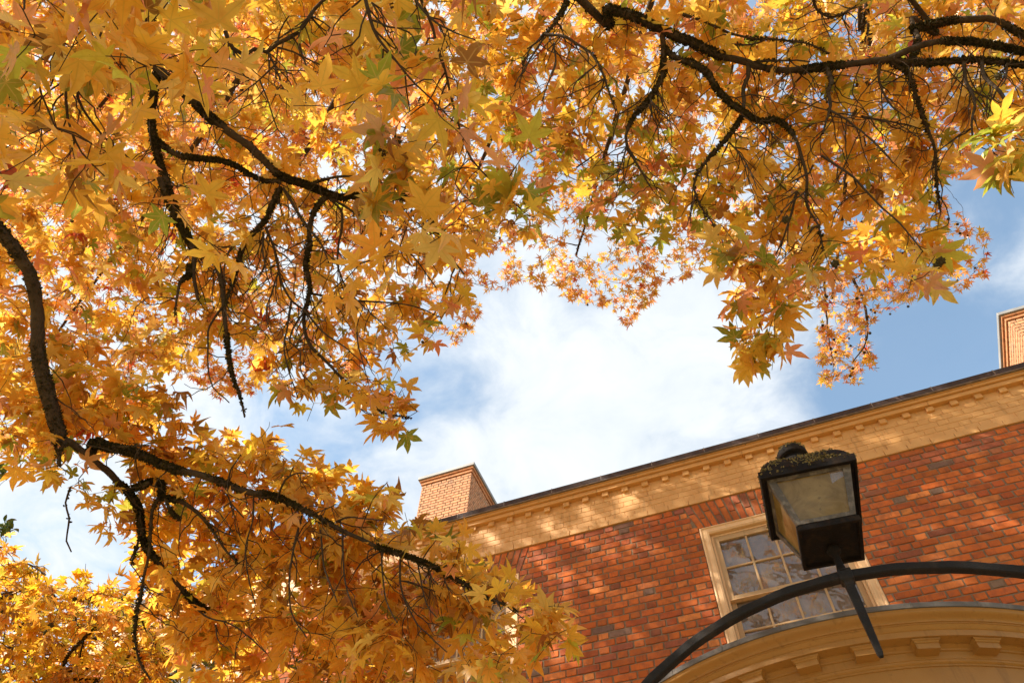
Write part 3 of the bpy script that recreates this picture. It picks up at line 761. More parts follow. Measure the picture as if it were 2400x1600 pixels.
class Tree:
    def __init__(s, name, label, cat, loc, group=None):
        s.o = thing(name, label, cat, loc, group); s.nodes = []; s.nrad = []; s.twigs = []; s.leaf = []; s.mossp = []; s.mossn = []; s.mossr = []; s.arr = None
    def addnodes(s, P, r): s.nodes.append(np.asarray(P)); s.nrad.append(np.asarray(r)); s.arr = None
    def all(s):
        if s.arr is None: s.arr = (np.vstack(s.nodes), np.concatenate(s.nrad))
        return s.arr
    def limb(s, P, r0, r1, name='limb', step=.04, sides=8, moss=0.0, power=1.0):
        P = catmull(P, step); t = np.linspace(0, 1, len(P)); r = r0+(r1-r0)*t**power
        w = np.cumsum(rng.normal(size=(len(P), 3)), 0); w -= np.linspace(0, 1, len(P))[:, None]*w[-1]; P = P+w*min(.0035, step*.06)*np.clip(r[:, None]/.02, .5, 1.5)
        V, Fq = tube(P, r*(1+.07*np.sin(np.arange(len(P))*.23+rng.uniform(0, 6))), sides, .07)
        me = np_mesh(name, V, Fq); me.materials.append(BARK); o = add(name, me, s.o)
        s.addnodes(P, r)
        if moss:
            n = int(np.linalg.norm(np.diff(P, axis=0), axis=1).sum()*moss*5); idx = rng.integers(0, len(P)-1, n)
            fr = rng.random(n); pos = idx+fr; ph = rng.uniform(0, 6, 3)
            ok = np.sin(pos*.31+ph[0])+.8*np.sin(pos*.113+ph[1])+.5*np.sin(pos*.83+ph[2])+rng.normal(size=n)*.35 > -.25; idx = idx[ok]; fr = fr[ok][:, None]
            C0 = P[idx]*(1-fr)+P[idx+1]*fr; rc = r[idx]*(1-fr[:, 0])+r[idx+1]*fr[:, 0]
            d = rng.normal(size=(len(idx), 3)); tg = norm(P[idx+1]-P[idx]); d -= (d*tg).sum(1)[:, None]*tg; d = norm(d+np.array([0, 0, .35]))
            k_ = rng.random(len(idx)) < np.clip((rc-.003)/.008, .12, 1)
            s.mossp.append((C0+d*rc[:, None]*.93)[k_]); s.mossn.append(d[k_])
        return P, r
    def trace(s, pts, sp, w0, w1, d0=None, d1=4., name='branch', moss=0., lead=None, snap=True, sides=7):
        q = np.array([SPACE[sp](x, y) for x, y in pts], float)
        if d0 is None:
            A, _ = s.all(); pr = proj(A); k = np.nanargmin(np.hypot(*(pr-q[0]).T)); d0 = np.linalg.norm(A[k]-EYE)
        L = np.r_[0, np.cumsum(np.hypot(*np.diff(q, axis=0).T))]; L /= L[-1]
        P = [at(x, y, d0+(d1-d0)*t) for (x, y), t in zip(q, L)]
        if lead is not None: P = [np.array(l, float) for l in lead]+P
        return s.limb(P, w0/2*.84*d0/F_PX, w1/2*.84*d1/F_PX, name, .035, sides, moss)
    def twig(s, a, b, r0, r1, sag=.06):
        m = (a+b)/2+rng.normal(size=3)*np.linalg.norm(b-a)*.10+np.array([0, 0, sag*np.linalg.norm(b-a)])
        P = catmull([a, m, b], .045); w = rng.normal(size=P.shape)*.004; w[0] = 0; P = P+w
        r = np.linspace(r0, r1, len(P)); s.twigs.append((P, r)); s.addnodes(P[1:], r[1:]); return P
    def leaves_on(s, P, n, size, pal, tail=.35, small=False, droop=.5):
        t = np.clip(tail+(1-tail)*rng.random(n)**.6, 0, 1); idx = np.minimum((t*(len(P)-1)).astype(int), len(P)-1)
        tg = norm(np.gradient(P, axis=0))[idx]; base = P[idx]
        d = norm(tg*.45+rng.normal(size=(n, 3))*.75+np.array([0, 0, -.25]))
        y = norm(d+np.array([0, 0, -droop])*rng.uniform(.0, 1.1, (n, 1)))
        up = norm(np.array([.13, -.28, .95])+rng.normal(size=(n, 3))*.40); up *= np.where(rng.random((n, 1)) < .12, -1, 1)
        x = norm(np.cross(y, up)); z = np.cross(x, y)
        sz = size*rng.uniform(.68, 1.18, n)*.58        # unit leaf is 1 long from base to tip
        pos = base+y*(PET*sz)[:, None]
        col, dry = pal(n)
        s.leaf.append(dict(pos=pos, R=np.stack([x, y, z], 2), s=sz, c=col, k=np.where(dry, ND+rng.integers(0, len(DRIED), n), rng.integers(0, ND, n)) if not small else rng.integers(0, len(SMALL), n)))
    def grow(s, targets, size, pal, nl, small=False, r1=.0014, maxlen=.55, rmul=1.0, sub=2, keep=None):
        """join every target to the nearest wood with a twig, then dress the twig with leaves"""
        A, Rr = s.all(); T = np.asarray(targets); d = np.empty(len(T))
        for i in range(0, len(T), 200): d[i:i+200] = np.sqrt(((T[i:i+200, None]-A[None])**2).sum(2)).min(1)
        store_p = np.empty((200000, 3)); store_r = np.empty(200000); n = len(A); store_p[:n] = A; store_r[:n] = Rr
        for i in np.argsort(d):
            t = T[i]; q = ((store_p[:n]-t)**2).sum(1); k = int(q.argmin()); a = store_p[k]; L = math.sqrt(q[k])
            if L < .03: continue
            r0 = min(store_r[k]*.75, r1*min(5.5, 1.5+2.2*L/maxlen)*rmul)
            P = s.twig(a, t, max(r0, r1), r1); m = len(P)-1
            if n+m < 199000: store_p[n:n+m] = P[1:]; store_r[n:n+m] = np.linspace(r0, r1, m+1)[1:]; n += m
            tail = .25 if L < maxlen else 1-.75*maxlen/L
            s.leaves_on(P, nl, size, pal, tail, small)
            for _ in range(sub):
                j = rng.integers(int(m*tail), m+1) if m > 1 else m; dirv = norm((t-a)/max(L, .01)*.7+rng.normal(size=3)*.8+np.array([0, 0, -.15]))
                e = P[j]+dirv*rng.uniform(.10, .26)*maxlen/.55
                if keep is not None and not keep(e): continue
                P2 = s.twig(P[j], e, r1*1.25, r1*.8, .03); s.leaves_on(P2, max(2, nl//2), size, pal, .3, small)
    def bare(s, n, rmin=.0022, lo=.08, hi=.34, inside=None):
        """fine bare twigs hanging from the traced wood"""
        A, Rr = s.all(); pr = proj(A); ok = (pr[:, 0] > -40) & (pr[:, 0] < 2440) & (pr[:, 1] > -40) & (pr[:, 1] < 1640) & (Rr > .0026) & (np.linalg.norm(A-EYE, axis=1) < 7.5)
        idx = np.where(ok)[0]; idx = rng.choice(idx, n)
        for k in idx:
            a = A[k]; v = norm(a-EYE); L = rng.uniform(lo, hi)*np.linalg.norm(a-EYE)/4
            d = norm(-AU*rng.uniform(.1, 1.3)+AR*rng.normal()*.55-v*rng.uniform(-.1, .35)+rng.normal(size=3)*.25); e = a+d*L
            if inside is not None and not inside(e): continue
            m = a+d*L*.5+rng.normal(size=3)*L*.13; P = catmull([a, m, e], .03); P = P+np.r_[[[0, 0, 0]], rng.normal(size=(len(P)-1, 3))*.003]
            r0 = min(Rr[k]*.7, .0034); s.twigs.append((P, np.linspace(r0, r0*.5, len(P))))
            if rng.random() < .6:
                j = rng.integers(len(P)//3, len(P)); d2 = norm(d+rng.normal(size=3)*.7); s.twigs.append((catmull([P[j], P[j]+d2*L*.22+rng.normal(size=3)*L*.03, P[j]+d2*L*.4], .03), None)); q = s.twigs[-1][0]; s.twigs[-1] = (q, np.linspace(r0*.55, r0*.4, len(q)))
    def finish(s, small=False, n_own=300, keep=None, twigname='twigs'):
        if s.twigs:
            Vs, Fs, n = [], [], 0
            if keep is not None: s.twigs = [w for w, g in zip(s.twigs, keep(np.array([w[0][-1] for w in s.twigs]))) if g]
            for P, r in s.twigs:
                V, Fq = tube(P, r, 5 if not small else 3, .14); Vs.append(V); Fs.append(Fq+n); n += len(V)
            me = np_mesh(twigname, np.vstack(Vs), np.vstack(Fs)); me.materials.append(BARK); add(twigname, me, s.o, kind='stuff')
        if s.mossp: tufts('moss', np.vstack(s.mossp), np.vstack(s.mossn), .0080, MOSS, s.o, n_each=2)
        if not s.leaf: return
        pos = np.vstack([l['pos'] for l in s.leaf]); Rm = np.vstack([l['R'] for l in s.leaf]); sz = np.concatenate([l['s'] for l in s.leaf]); c = np.vstack([l['c'] for l in s.leaf]); k = np.concatenate([l['k'] for l in s.leaf])
        if keep is not None:
            g = keep(pos); pos, Rm, sz, c, k = pos[g], Rm[g], sz[g], c[g], k[g]
        tpl, mes = (SMALL, SMALL_ME) if small else (ALL, LEAF_ME)
        pr = proj(pos); dd = np.linalg.norm(pos-EYE, axis=1); v = pos-EYE; face = np.abs((norm(v)*Rm[:, :, 2]).sum(1))
        inn = (pr[:, 0] > 0) & (pr[:, 0] < 2400) & (pr[:, 1] > 0) & (pr[:, 1] < 1600)
        # what shows: a coarse count of leaves standing nearer in the same spot
        sc = np.where(inn, sz/dd*np.sqrt(face+.05), -1); o = np.argsort(-sc); own = o[:n_own]; own = own[sc[own] > 0]
        m = np.ones(len(pos), bool); m[own] = False
        for i in own:
            mw = Matrix(np.vstack([np.c_[Rm[i]*sz[i], pos[i]], [0, 0, 0, 1]]).tolist()); add('leaf', mes[k[i]], s.o, mw=mw, color=c[i])
        Vs, Ts, Cs, n = [], [], [], 0
        for q in range(len(tpl)):
            ii = np.where(m & (k == q))[0]
            if not len(ii): continue
            V, T, Wn = tpl[q]; X = np.einsum('nij,vj->nvi', Rm[ii]*sz[ii, None, None], V)+pos[ii, None]
            nv = len(V); Vs.append(X.reshape(-1, 3)); Ts.append((T[None]+n+(np.arange(len(ii))*nv)[:, None, None]).reshape(-1, 3)); n += nv*len(ii)
            Cs.append(np.concatenate([np.repeat(c[ii][:, None], nv, 1), np.broadcast_to(Wn[None, :, None], (len(ii), nv, 1))], 2).reshape(-1, 4))
        if n:
            me = np_mesh('foliage', np.vstack(Vs), np.vstack(Ts), np.vstack(Cs)); me.materials.append(LEAF); add('foliage', me, s.o, kind='stuff')
        print(s.o.name, 'leaves', len(pos), 'twigs', len(s.twigs))
def palette(table):
    w = np.array([t[0] for t in table]); w = w/w.sum(); C = np.array([t[1] for t in table]); dr = np.array([t[2] for t in table])
    def f(n):
        k = rng.choice(len(table), n, p=w); j = rng.normal(size=(n, 1))*.09+1; c = C[k]*j*(1+rng.normal(size=(n, 3))*.06)
        return np.clip(c, .004, .92), dr[k].astype(bool)
    return f
GOLD = (.88, .51, .06); PALE = (.90, .58, .13); AMBER = (.86, .44, .05); DRY = (.42, .20, .035); GREEN = (.33, .36, .035); LIME = (.58, .50, .05); PINK = (.82, .36, .14); RED = (.55, .09, .035); ORANGE = (.84, .42, .06)
PAL_NEAR = palette([(46, GOLD, 0), (17, PALE, 0), (14, AMBER, 0), (5, DRY, 1), (6, GREEN, 0), (4, LIME, 0), (7, PINK, 0), (.7, RED, 1)])
PAL_LOW = palette([(50, GOLD, 0), (16, PALE, 0), (14, AMBER, 0), (8, DRY, 1), (3, GREEN, 0), (3, LIME, 0), (2, PINK, 0)])
PAL_GREENISH = palette([(40, GOLD, 0), (20, GREEN, 0), (16, LIME, 0), (18, PINK, 0), (6, DRY, 1)])
PAL_EDGE = palette([(42, GOLD, 0), (18, PALE, 0), (12, GREEN, 0), (10, LIME, 0), (12, PINK, 0), (4, DRY, 1)])
PAL_FAR = palette([(30, ORANGE, 0), (38, PINK, 0), (24, GOLD, 0), (5, RED, 0), (5, AMBER, 0)])
PAL_CORNER = palette([(50, (.80, .47, .03), 0), (20, ORANGE, 0), (12, LIME, 0), (10, DRY, 1), (8, PALE, 0)])
S_ = 1/2.614
SPACE = {'n': lambda x, y: (x, y), 'f': lambda x, y: (x*1.0204, y*1.0204), '1': lambda x, y: (x*S_, y*S_), '2': lambda x, y: (800+x*S_, y*S_), '3': lambda x, y: (1600+x*S_, y*S_),
         '4': lambda x, y: (300+x*S_, 400+y*S_), 'b': lambda x, y: (x/2.24, 900+y/2.24), '7': lambda x, y: (880+x/4.9, 1280+y/4.9)}
K = 1.0204
NEAR = [(x*K, y*K) for x, y in [(-80, -80), (2440, -80), (2440, 430), (2330, 400), (2280, 330), (2215, 300), (2180, 370), (2140, 450), (2180, 560), (2190, 610), (2110, 650), (2050, 620), (1960, 610), (1850, 640), (1820, 700), (1810, 800), (1740, 830), (1700, 800),
        (1680, 690), (1630, 575), (1540, 560), (1450, 575), (1380, 550), (1340, 510), (1240, 540), (1130, 560), (1080, 630), (1020, 730), (940, 780), (925, 860), (950, 940), (925, 990), (890, 1000), (850, 940), (780, 880), (720, 915), (650, 920),
        (600, 850), (480, 780), (420, 860), (430, 950), (380, 990), (200, 1000), (140, 1080), (60, 1090), (20, 1060), (-80, 1060)]]
LOW = [(x*K, y*K) for x, y in [(20, 900), (380, 900), (420, 960), (490, 1000), (620, 1000), (720, 1045), (800, 1075), (890, 1120), (955, 1200), (1060, 1240), (1120, 1300), (1200, 1345), (1280, 1390), (1300, 1450), (1250, 1490), (1195, 1465), (1180, 1640), (480, 1640), (400, 1500), (330, 1380), (245, 1290), (235, 1190), (180, 1090), (100, 1040)]]
FAR = [(x*K, y*K) for x, y in [(-80, -80), (2440, -80), (2440, 250), (2260, 320), (2225, 390), (2140, 430), (2200, 490), (2270, 540), (2265, 640), (2200, 670), (2080, 690), (2050, 720), (1985, 760), (2020, 840), (1980, 880), (1890, 885), (1865, 820), (1860, 730), (1820, 680),
       (1600, 630), (1520, 670), (1495, 715), (1445, 760), (1400, 705), (1310, 695), (1280, 670), (1190, 660), (1105, 675), (1100, 750), (1050, 790), (970, 790), (940, 760), (800, 850), (590, 900), (500, 920), (430, 860), (300, 900), (200, 1000), (100, 1040), (-80, 1060)]]
CORNER = [(x*K, y*K) for x, y in [(-80, 1290), (60, 1290), (130, 1335), (250, 1330), (330, 1400), (470, 1420), (620, 1430), (640, 1470), (560, 1500), (500, 1520), (430, 1500), (330, 1640), (-80, 1640)]]
def sample(poly, n):
    """n points spread evenly (jittered grid) over a region"""
    P = np.array(poly); lo, hi = P.min(0), P.max(0); x, y = P[:, 0], P[:, 1]; area = abs(np.dot(x, np.roll(y, 1))-np.dot(y, np.roll(x, 1)))/2
    s = math.sqrt(area/n); gx, gy = np.meshgrid(np.arange(lo[0], hi[0], s), np.arange(lo[1], hi[1], s)); q = np.c_[gx.ravel(), gy.ravel()]+rng.random((gx.size, 2))*s
    q = q[inpoly(q, poly)]; rng.shuffle(q); return q

# --- the tree overhead: its trunk stands behind the eye
T1 = Tree('sweetgum_tree', 'large golden sweetgum tree whose mossy dark limbs spread overhead across the top of the photo', 'tree', (-1.6, -3.0, 0))
P, r = T1.limb([(-1.6, -3.0, -.1), (-1.58, -2.98, 1.2), (-1.66, -3.05, 3.0), (-1.6, -2.9, 5.2), (-1.4, -3.0, 7.0), (-1.3, -3.4, 9.0)], .24, .05, 'trunk', .12, 12)
tk = lambda h: P[np.argmin(abs(P[:, 2]-h))]
T1.trace([(1330, -20), (1400, 10), (1480, 40), (1560, 75), (1640, 115), (1720, 143), (1800, 157), (1870, 152), (1960, 145), (2040, 135), (2060, 125), (2150, 98), (2250, 100), (2352, 118), (2420, 126)], 'f', 46, 11, 4.2, 4.3, 'limb', 900, lead=[tk(4.3), tk(4.6)+np.array([.6, .9, .35])])
T1.trace([(2045, 138), (2120, 145), (2230, 138), (2352, 150), (2420, 160)], 'f', 14, 10, None, 4.3, moss=500)
T1.trace([(1370, -20), (1400, 120), (1440, 250), (1420, 330), (1380, 400)], '3', 20, 12, 5.4, 4.5, 'limb', 500, lead=[tk(5.4), tk(5.9)+np.array([1.6, 1.0, .6])])
T1.trace([(1400, 185), (1520, 155), (1640, 130), (1800, 120), (1920, 130), (2091, 220), (2200, 260)], '3', 18, 10, None, 5.0, 'limb', 900)
for pts, sp, w0, w1, d1, ms in [
    ([(1960, 200), (1970, 330), (1960, 470), (1880, 610), (1790, 720), (1750, 800), (1750, 900), (1890, 1140)], '2', 15, 4, 3.6, 500),
    ([(1380, 10), (1330, 110), (1230, 230), (1140, 300)], '2', 12, 4, 3.8, 300),
    ([(1230, 215), (1350, 220), (1450, 270), (1550, 340), (1600, 440), (1640, 560), (1680, 680)], '2', 9, 4, 3.5, 200),
    ([(-120, 290), (-60, 345), (0, 370), (130, 430), (210, 540), (300, 630), (380, 680), (470, 740), (560, 725), (640, 770), (700, 860), (740, 980), (765, 1100), (760, 1250), (830, 1370), (860, 1530)], '3', 15, 4, 3.5, 500),
    ([(400, 380), (400, 470), (370, 540), (375, 640), (370, 700), (320, 790), (250, 880), (150, 990), (80, 1100), (75, 1180), (130, 1290), (200, 1390)], '3', 12, 4, 3.4, 300),
    ([(880, 410), (910, 500), (890, 560), (905, 650), (880, 740), (860, 820)], '3', 12, 5, 3.8, 100),
    ([(905, 680), (1000, 740), (1120, 830), (1220, 930), (1290, 1000)], '3', 6, 3, 3.6, 0),
    ([(850, 955), (950, 1020), (1050, 1090), (1130, 1180), (1230, 1280), (1330, 1370), (1470, 1540)], '3', 7, 3, 3.3, 0),
    ([(1250, 370), (1380, 450), (1420, 560), (1460, 680), (1500, 790), (1550, 930), (1555, 1080), (1580, 1300)], '3', 10, 4, 4.2, 300),
    ([(1205, 390), (1200, 500), (1240, 590), (1290, 660), (1360, 710)], '3', 6, 3, 4.0, 0),
    ([(1100, 715), (1250, 740), (1400, 770), (1470, 800)], '3', 6, 3, 4.3, 0),
    ([(1720, 370), (1740, 500), (1790, 620), (1770, 760), (1790, 920)], '3', 8, 4, 3.8, 0),
    ([(1830, 370), (1850, 470), (1940, 560), (2000, 680), (2010, 780), (2091, 860)], '3', 9, 4, 3.5, 0),
    ([(1990, 380), (1980, 480), (1950, 530)], '3', 6, 3, 4.0, 0),
    ([(0, 90), (130, 130), (280, 200), (460, 240), (520, 235), (640, 250), (780, 270), (900, 330)], '3', 8, 4, 4.3, 300),
    ([(280, 270), (420, 275), (520, 240)], '3', 6, 4, 4.2, 100),
    ([(440, 380), (560, 370), (700, 370), (780, 380)], '3', 7, 4, 4.1, 200),
    ([(150, 430), (230, 560), (330, 600), (420, 580), (530, 600)], '3', 5, 3, 3.9, 0),
    ([(480, 740), (560, 830), (610, 860), (700, 870)], '3', 5, 2, 3.5, 0),
    ([(800, -10), (820, 60), (920, 110), (1060, 40)], '3', 8, 4, 4.6, 100),
    ]:
    T1.trace(pts, sp, w0, w1, None, d1, moss=ms)
T1.trace([(870, -60), (910, 150), (900, 270), (960, 400), (950, 560), (930, 700), (935, 830), (960, 950), (1010, 1080), (1080, 1270), (1140, 1400), (1190, 1540)], '1', 18, 15, 5.2, 4.6, 'limb', 700, lead=[tk(5.0), tk(5.6)+np.array([-.5, 1.2, .2])])
T1.trace([(1180, 1530), (720+60*0, 50)] and [(200, 50), (240, 150), (290, 270), (350, 380), (400, 500), (400, 620), (430, 790)], '4', 20, 7, None, 4.3, 'limb', 900)
T1.trace([(405, 500), (420, 510), (520, 530), (560, 640), (580, 720), (590, 850), (610, 1050), (640, 1260), (680, 1360), (715, 1510)], '4', 17, 4, None, 3.9, moss=500)
T1.trace([(375, 580), (370, 640), (320, 680), (300, 780), (285, 890)], '4', 12, 4, None, 4.2, moss=900)
T1.trace([(960, 420), (1170, 620), (1290, 740), (1400, 820), (1500, 880), (1600, 980), (1700, 1080), (1850, 1130), (2000, 1190), (2091, 1210), (2134, 1195), (2284, 1215), (2424, 1190), (2534, 1250), (2614, 1320), (2664, 1420), (2744, 1560), (2844, 1680)], '1', 24, 5, None, 4.0, 'limb', 1100)
T1.trace([(940, 850), (1080, 940), (1200, 970), (1350, 985), (1450, 1020), (1530, 1070), (1620, 1110), (1720, 1110)], '1', 13, 7, None, 4.5, moss=900)
for pts, sp, w0, w1, d1, ms in [
    ([(930, 110), (880, 230), (840, 310), (750, 400), (690, 490), (650, 650), (620, 760), (590, 850)], '4', 13, 5, 4.0, 500),
    ([(950, 110), (1030, 230), (1090, 330), (1180, 440), (1230, 560)], '4', 9, 4, 3.9, 100),
    ([(1215, 160), (1150, 240), (1120, 340), (1120, 450), (1100, 560), (1110, 650), (1120, 750), (1090, 880), (1090, 980), (1130, 1080), (1230, 1180), (1310, 1270), (1430, 1380), (1560, 1480), (1740, 1515)], '4', 14, 4, 3.6, 400),
    ([(1120, 750), (1250, 770), (1400, 790), (1520, 800), (1650, 810), (1780, 840), (1920, 900)], '4', 7, 3, 3.8, 0),
    ([(1225, 165), (1300, 240), (1310, 330), (1290, 440), (1280, 560), (1300, 640), (1350, 740), (1440, 830), (1560, 940)], '4', 7, 3, 3.8, 0),
    ([(1230, 160), (1380, 250), (1500, 340), (1600, 430), (1740, 520), (1830, 640), (1890, 720)], '4', 7, 3, 3.9, 0),
    ([(845, 350), (900, 480), (920, 580), (950, 700), (1010, 800), (1090, 860), (1200, 990), (1330, 1080), (1450, 1190)], '4', 8, 3, 3.7, 0),
    ([(1100, 100), (1200, 60), (1330, 35), (1500, 60), (1650, 110), (1760, 210)], '4', 8, 4, 4.2, 200),
    ([(1000, 800), (980, 960), (960, 1060), (980, 1200), (1040, 1390)], '4', 6, 3, 3.6, 0),
    ([(1100, 830), (1010, 960), (990, 1050), (1050, 1100), (1060, 1230), (1130, 1310)], '4', 6, 3, 3.6, 0),
    ([(1300, 1270), (1370, 1400), (1450, 1480), (1540, 1500)], '4', 4, 2, 3.5, 0),
    ([(830, 380), (830, 500), (850, 620), (870, 700)], '4', 6, 3, 3.9, 0),
    ([(740, 410), (640, 460), (590, 600), (600, 700)], '4', 6, 3, 4.0, 0),
    ([(580, 830), (500, 950), (490, 1050), (490, 1180), (520, 1320), (620, 1420)], '4', 6, 3, 3.8, 0),
    ([(590, 850), (640, 920), (710, 940)], '4', 4, 2, 3.9, 0),
    ([(920, 620), (880, 750), (850, 850), (860, 950), (900, 1030)], '4', 5, 2, 3.7, 0),
    ([(1740, 240), (1680, 430), (1640, 560), (1655, 640)], '4', 5, 2, 3.9, 0),
    ([(1400, 990), (1410, 1080), (1440, 1180), (1470, 1290)], '4', 5, 2, 3.6, 0),
    ]:
    T1.trace(pts, sp, w0, w1, None, d1, moss=ms)
# nearer, thinner boughs hanging from the top edge
up_ = lambda k: [tk(4.2)+np.array(k)]
T1.trace([(520, -40), (430, 150), (370, 240), (260, 370), (240, 520), (290, 660), (340, 790), (460, 820), (560, 880)], '1', 15, 4, 2.8, 2.5, lead=[tk(4.4), tk(4.5)+np.array([.0, .9, .1])])
for pts, sp, w0, w1, d0, d1 in [
    ([(380, 250), (400, 400), (400, 620), (430, 790), (500, 930), (640, 1080)], '1', 8, 3, None, 2.5), ([(385, 260), (480, 320), (525, 345)], '1', 5, 3, None, 2.6), ([(480, 470), (480, 600), (560, 740), (640, 840), (770, 950), (880, 1070)], '1', 7, 3, 2.7, 2.6),
    ([(360, 280), (340, 420), (310, 530)], '1', 6, 3, None, 2.6), ([(700, -30), (650, 130), (610, 230), (680, 340), (740, 420)], '1', 7, 3, 2.6, 2.4), ([(905, 20), (900, 180), (930, 330), (970, 390)], '1', 9, 5, 2.9, 2.8),
    ([(560, -20), (620, 60), (700, 130)], '1', 5, 3, 2.7, 2.6), ([(540, -20), (545, 150), (550, 260)], '1', 6, 3, 2.8, 2.7), ([(150, -20), (150, 80), (160, 130)], '1', 5, 3, 3.0, 2.9),
    ([(2010, -20), (1930, 60), (1830, 200), (1700, 270), (1640, 320), (1560, 300), (1500, 340), (1430, 300), (1380, 190)], '1', 9, 11, 3.9, 3.8), ([(1640, 320), (1690, 420), (1740, 580)], '1', 6, 3, None, 3.6), ([(1700, 380), (1600, 480), (1400, 640)], '1', 5, 3, 3.6, 3.5),
    ([(1590, 490), (1640, 620), (1700, 790), (1750, 850)], '1', 5, 3, 3.5, 3.4), ([(1830, 200), (1850, 330), (1900, 470), (1950, 610)], '1', 5, 3, None, 3.6), ([(1700, 290), (1800, 320), (1900, 370), (2020, 430)], '1', 5, 3, None, 3.7),
    ([(1430, 310), (1450, 400), (1500, 470), (1570, 500)], '1', 5, 3, None, 3.6), ([(1700, 275), (1720, 180), (1770, 100)], '1', 5, 3, None, 3.9), ([(1900, 100), (1980, 140), (2060, 200)], '1', 5, 3, None, 3.8),
    ([(145, -20), (190, 180), (260, 290), (350, 390), (450, 520), (560, 620), (680, 740), (780, 790)], '2', 10, 3, 2.6, 2.3), ([(440, -20), (510, 80), (600, 160), (700, 210), (820, 245)], '2', 8, 3, 2.6, 2.3),
    ([(480, -20), (560, 170), (590, 300), (640, 450), (690, 700), (740, 860), (800, 980), (900, 1090), (1000, 1170)], '2', 9, 4, 2.7, 2.4), ([(260, 300), (250, 400), (245, 460)], '2', 5, 3, None, 2.5), ([(390, 450), (400, 560), (420, 680)], '2', 5, 3, None, 2.5),
    ([(210, 190), (300, 280), (330, 300)], '2', 5, 3, None, 2.5), ([(190, 20), (230, 100), (220, 170)], '2', 5, 3, 2.6, 2.5), ([(650, 470), (720, 500)], '2', 4, 2, None, 2.4), ([(690, 780), (800, 800)], '2', 4, 2, None, 2.4), ([(950, 1150), (1080, 1260), (1100, 1280)], '2', 4, 2, None, 2.4),
    ([(1000, 1050), (930, 1130), (940, 1090)], '2', 4, 2, 3.0, 3.0), ([(1440, 1030), (1590, 920)], '2', 5, 3, 3.2, 3.2), ([(1700, 700), (1800, 640), (1840, 600)], '2', 5, 3, None, 3.3), ([(1750, 900), (1700, 1060), (1690, 1150)], '2', 5, 3, None, 3.3),
    ([(1890, 600), (1940, 680), (2010, 745)], '2', 5, 3, None, 3.5), ([(1300, 270), (1310, 400), (1260, 520), (1230, 620)], '2', 5, 3, None, 3.5), ([(1240, 230), (1180, 330), (1060, 530)], '2', 5, 3, None, 3.5), ([(1560, 400), (1440, 500), (1410, 600)], '2', 5, 3, None, 3.4),
    ([(80, 1180), (60, 1260), (25, 1390)], '3', 5, 2, None, 3.3), ([(285, 870), (380, 980), (430, 1080), (455, 1160)], '3', 5, 2, None, 3.4), ([(775, 1060), (660, 1120)], '3', 5, 3, None, 3.5), ([(760, 1170), (680, 1230), (600, 1300)], '3', 5, 3, None, 3.4), ([(700, 1170), (670, 1300), (620, 1450), (570, 1560)], '3', 7, 4, 3.6, 3.5), ([(800, 1010), (770, 1070)], '3', 6, 4, 3.7, 3.7)]:
    T1.trace(pts, sp, w0, w1, d0, d1)
T1.bare(820, inside=lambda p: bool(inpoly(proj(p), NEAR)[0]))
q = sample(NEAR, 680); LIMBS = [(0, 550), (20, 580), (60, 640), (80, 740), (100, 870), (440, 230), (500, 290), (560, 330), (620, 390), (680, 430), (760, 460), (650, 520), (600, 610), (740, 560), (740, 650), (420, 530), (1400, 20), (1500, 50), (1600, 100), (1720, 145), (1860, 155)]
free = np.min(np.hypot(q[:, None, 0]-np.array(LIMBS)[None, :, 0]*1.0204, q[:, None, 1]-np.array(LIMBS)[None, :, 1]*1.0204), 1) > 85
dpt = np.where(free & (q[:, 0] < 1350) & (q[:, 1] < 620), rng.choice([0, 1], len(q), p=[.82, .18]), 0)
def behind(T, q, lo, hi, far=True):
    """distances just beyond the traced wood of a tree, so that the limbs stay in view from below"""
    A, _ = T.all(); pr = proj(A); ok = ~np.isnan(pr[:, 0]) & (np.linalg.norm(A-EYE, axis=1) > 3.2); pr = pr[ok]; dA = np.linalg.norm(A[ok]-EYE, axis=1)
    return np.array([dA[np.argsort(((pr-x)**2).sum(1))[:40]].max() for x in q])+rng.uniform(lo, hi, len(q))
zz = np.where(dpt == 1, rng.uniform(2.05, 2.9, len(q)), behind(T1, q, .05, .85))
tg = np.array([at(x, y, d) for (x, y), d in zip(q, zz)])
green = (q[:, 0] > 1150) & (q[:, 0] < 1640) & (q[:, 1] > 300) & (q[:, 1] < 620)
keep1 = lambda p: bool(inpoly(proj(p), NEAR)[0])
T1.grow(tg[~green], .163, PAL_NEAR, 5, keep=keep1, maxlen=.5)
T1.grow(tg[green], .155, PAL_GREENISH, 5, keep=keep1, maxlen=.5)
# the hanging ends that break the outline against the sky
ends = [(925, 960, 3.6), (905, 1010, 3.6), (960, 935, 3.6), (945, 985, 3.6), (980, 960, 3.55), (660, 915, 3.7), (715, 920, 3.7), (800, 900, 3.7), (860, 920, 3.65), (1765, 830, 3.4), (1740, 800, 3.4), (1800, 780, 3.4), (1820, 720, 3.4), (1720, 720, 3.4), (1770, 850, 3.4), (1840, 820, 3.4), (2130, 680, 3.1), (2370, 400, 3.3), (2390, 350, 3.3), (2330, 350, 3.4), (2300, 300, 3.4), (2190, 600, 3.4), (1000, 800, 3.7), (1090, 690, 3.8), (1740, 640, 3.4), (1690, 600, 3.4), (1900, 640, 3.4)]
T1.grow(np.array([at(*e) for e in ends]), .165, PAL_EDGE, 5, maxlen=.4, sub=1)
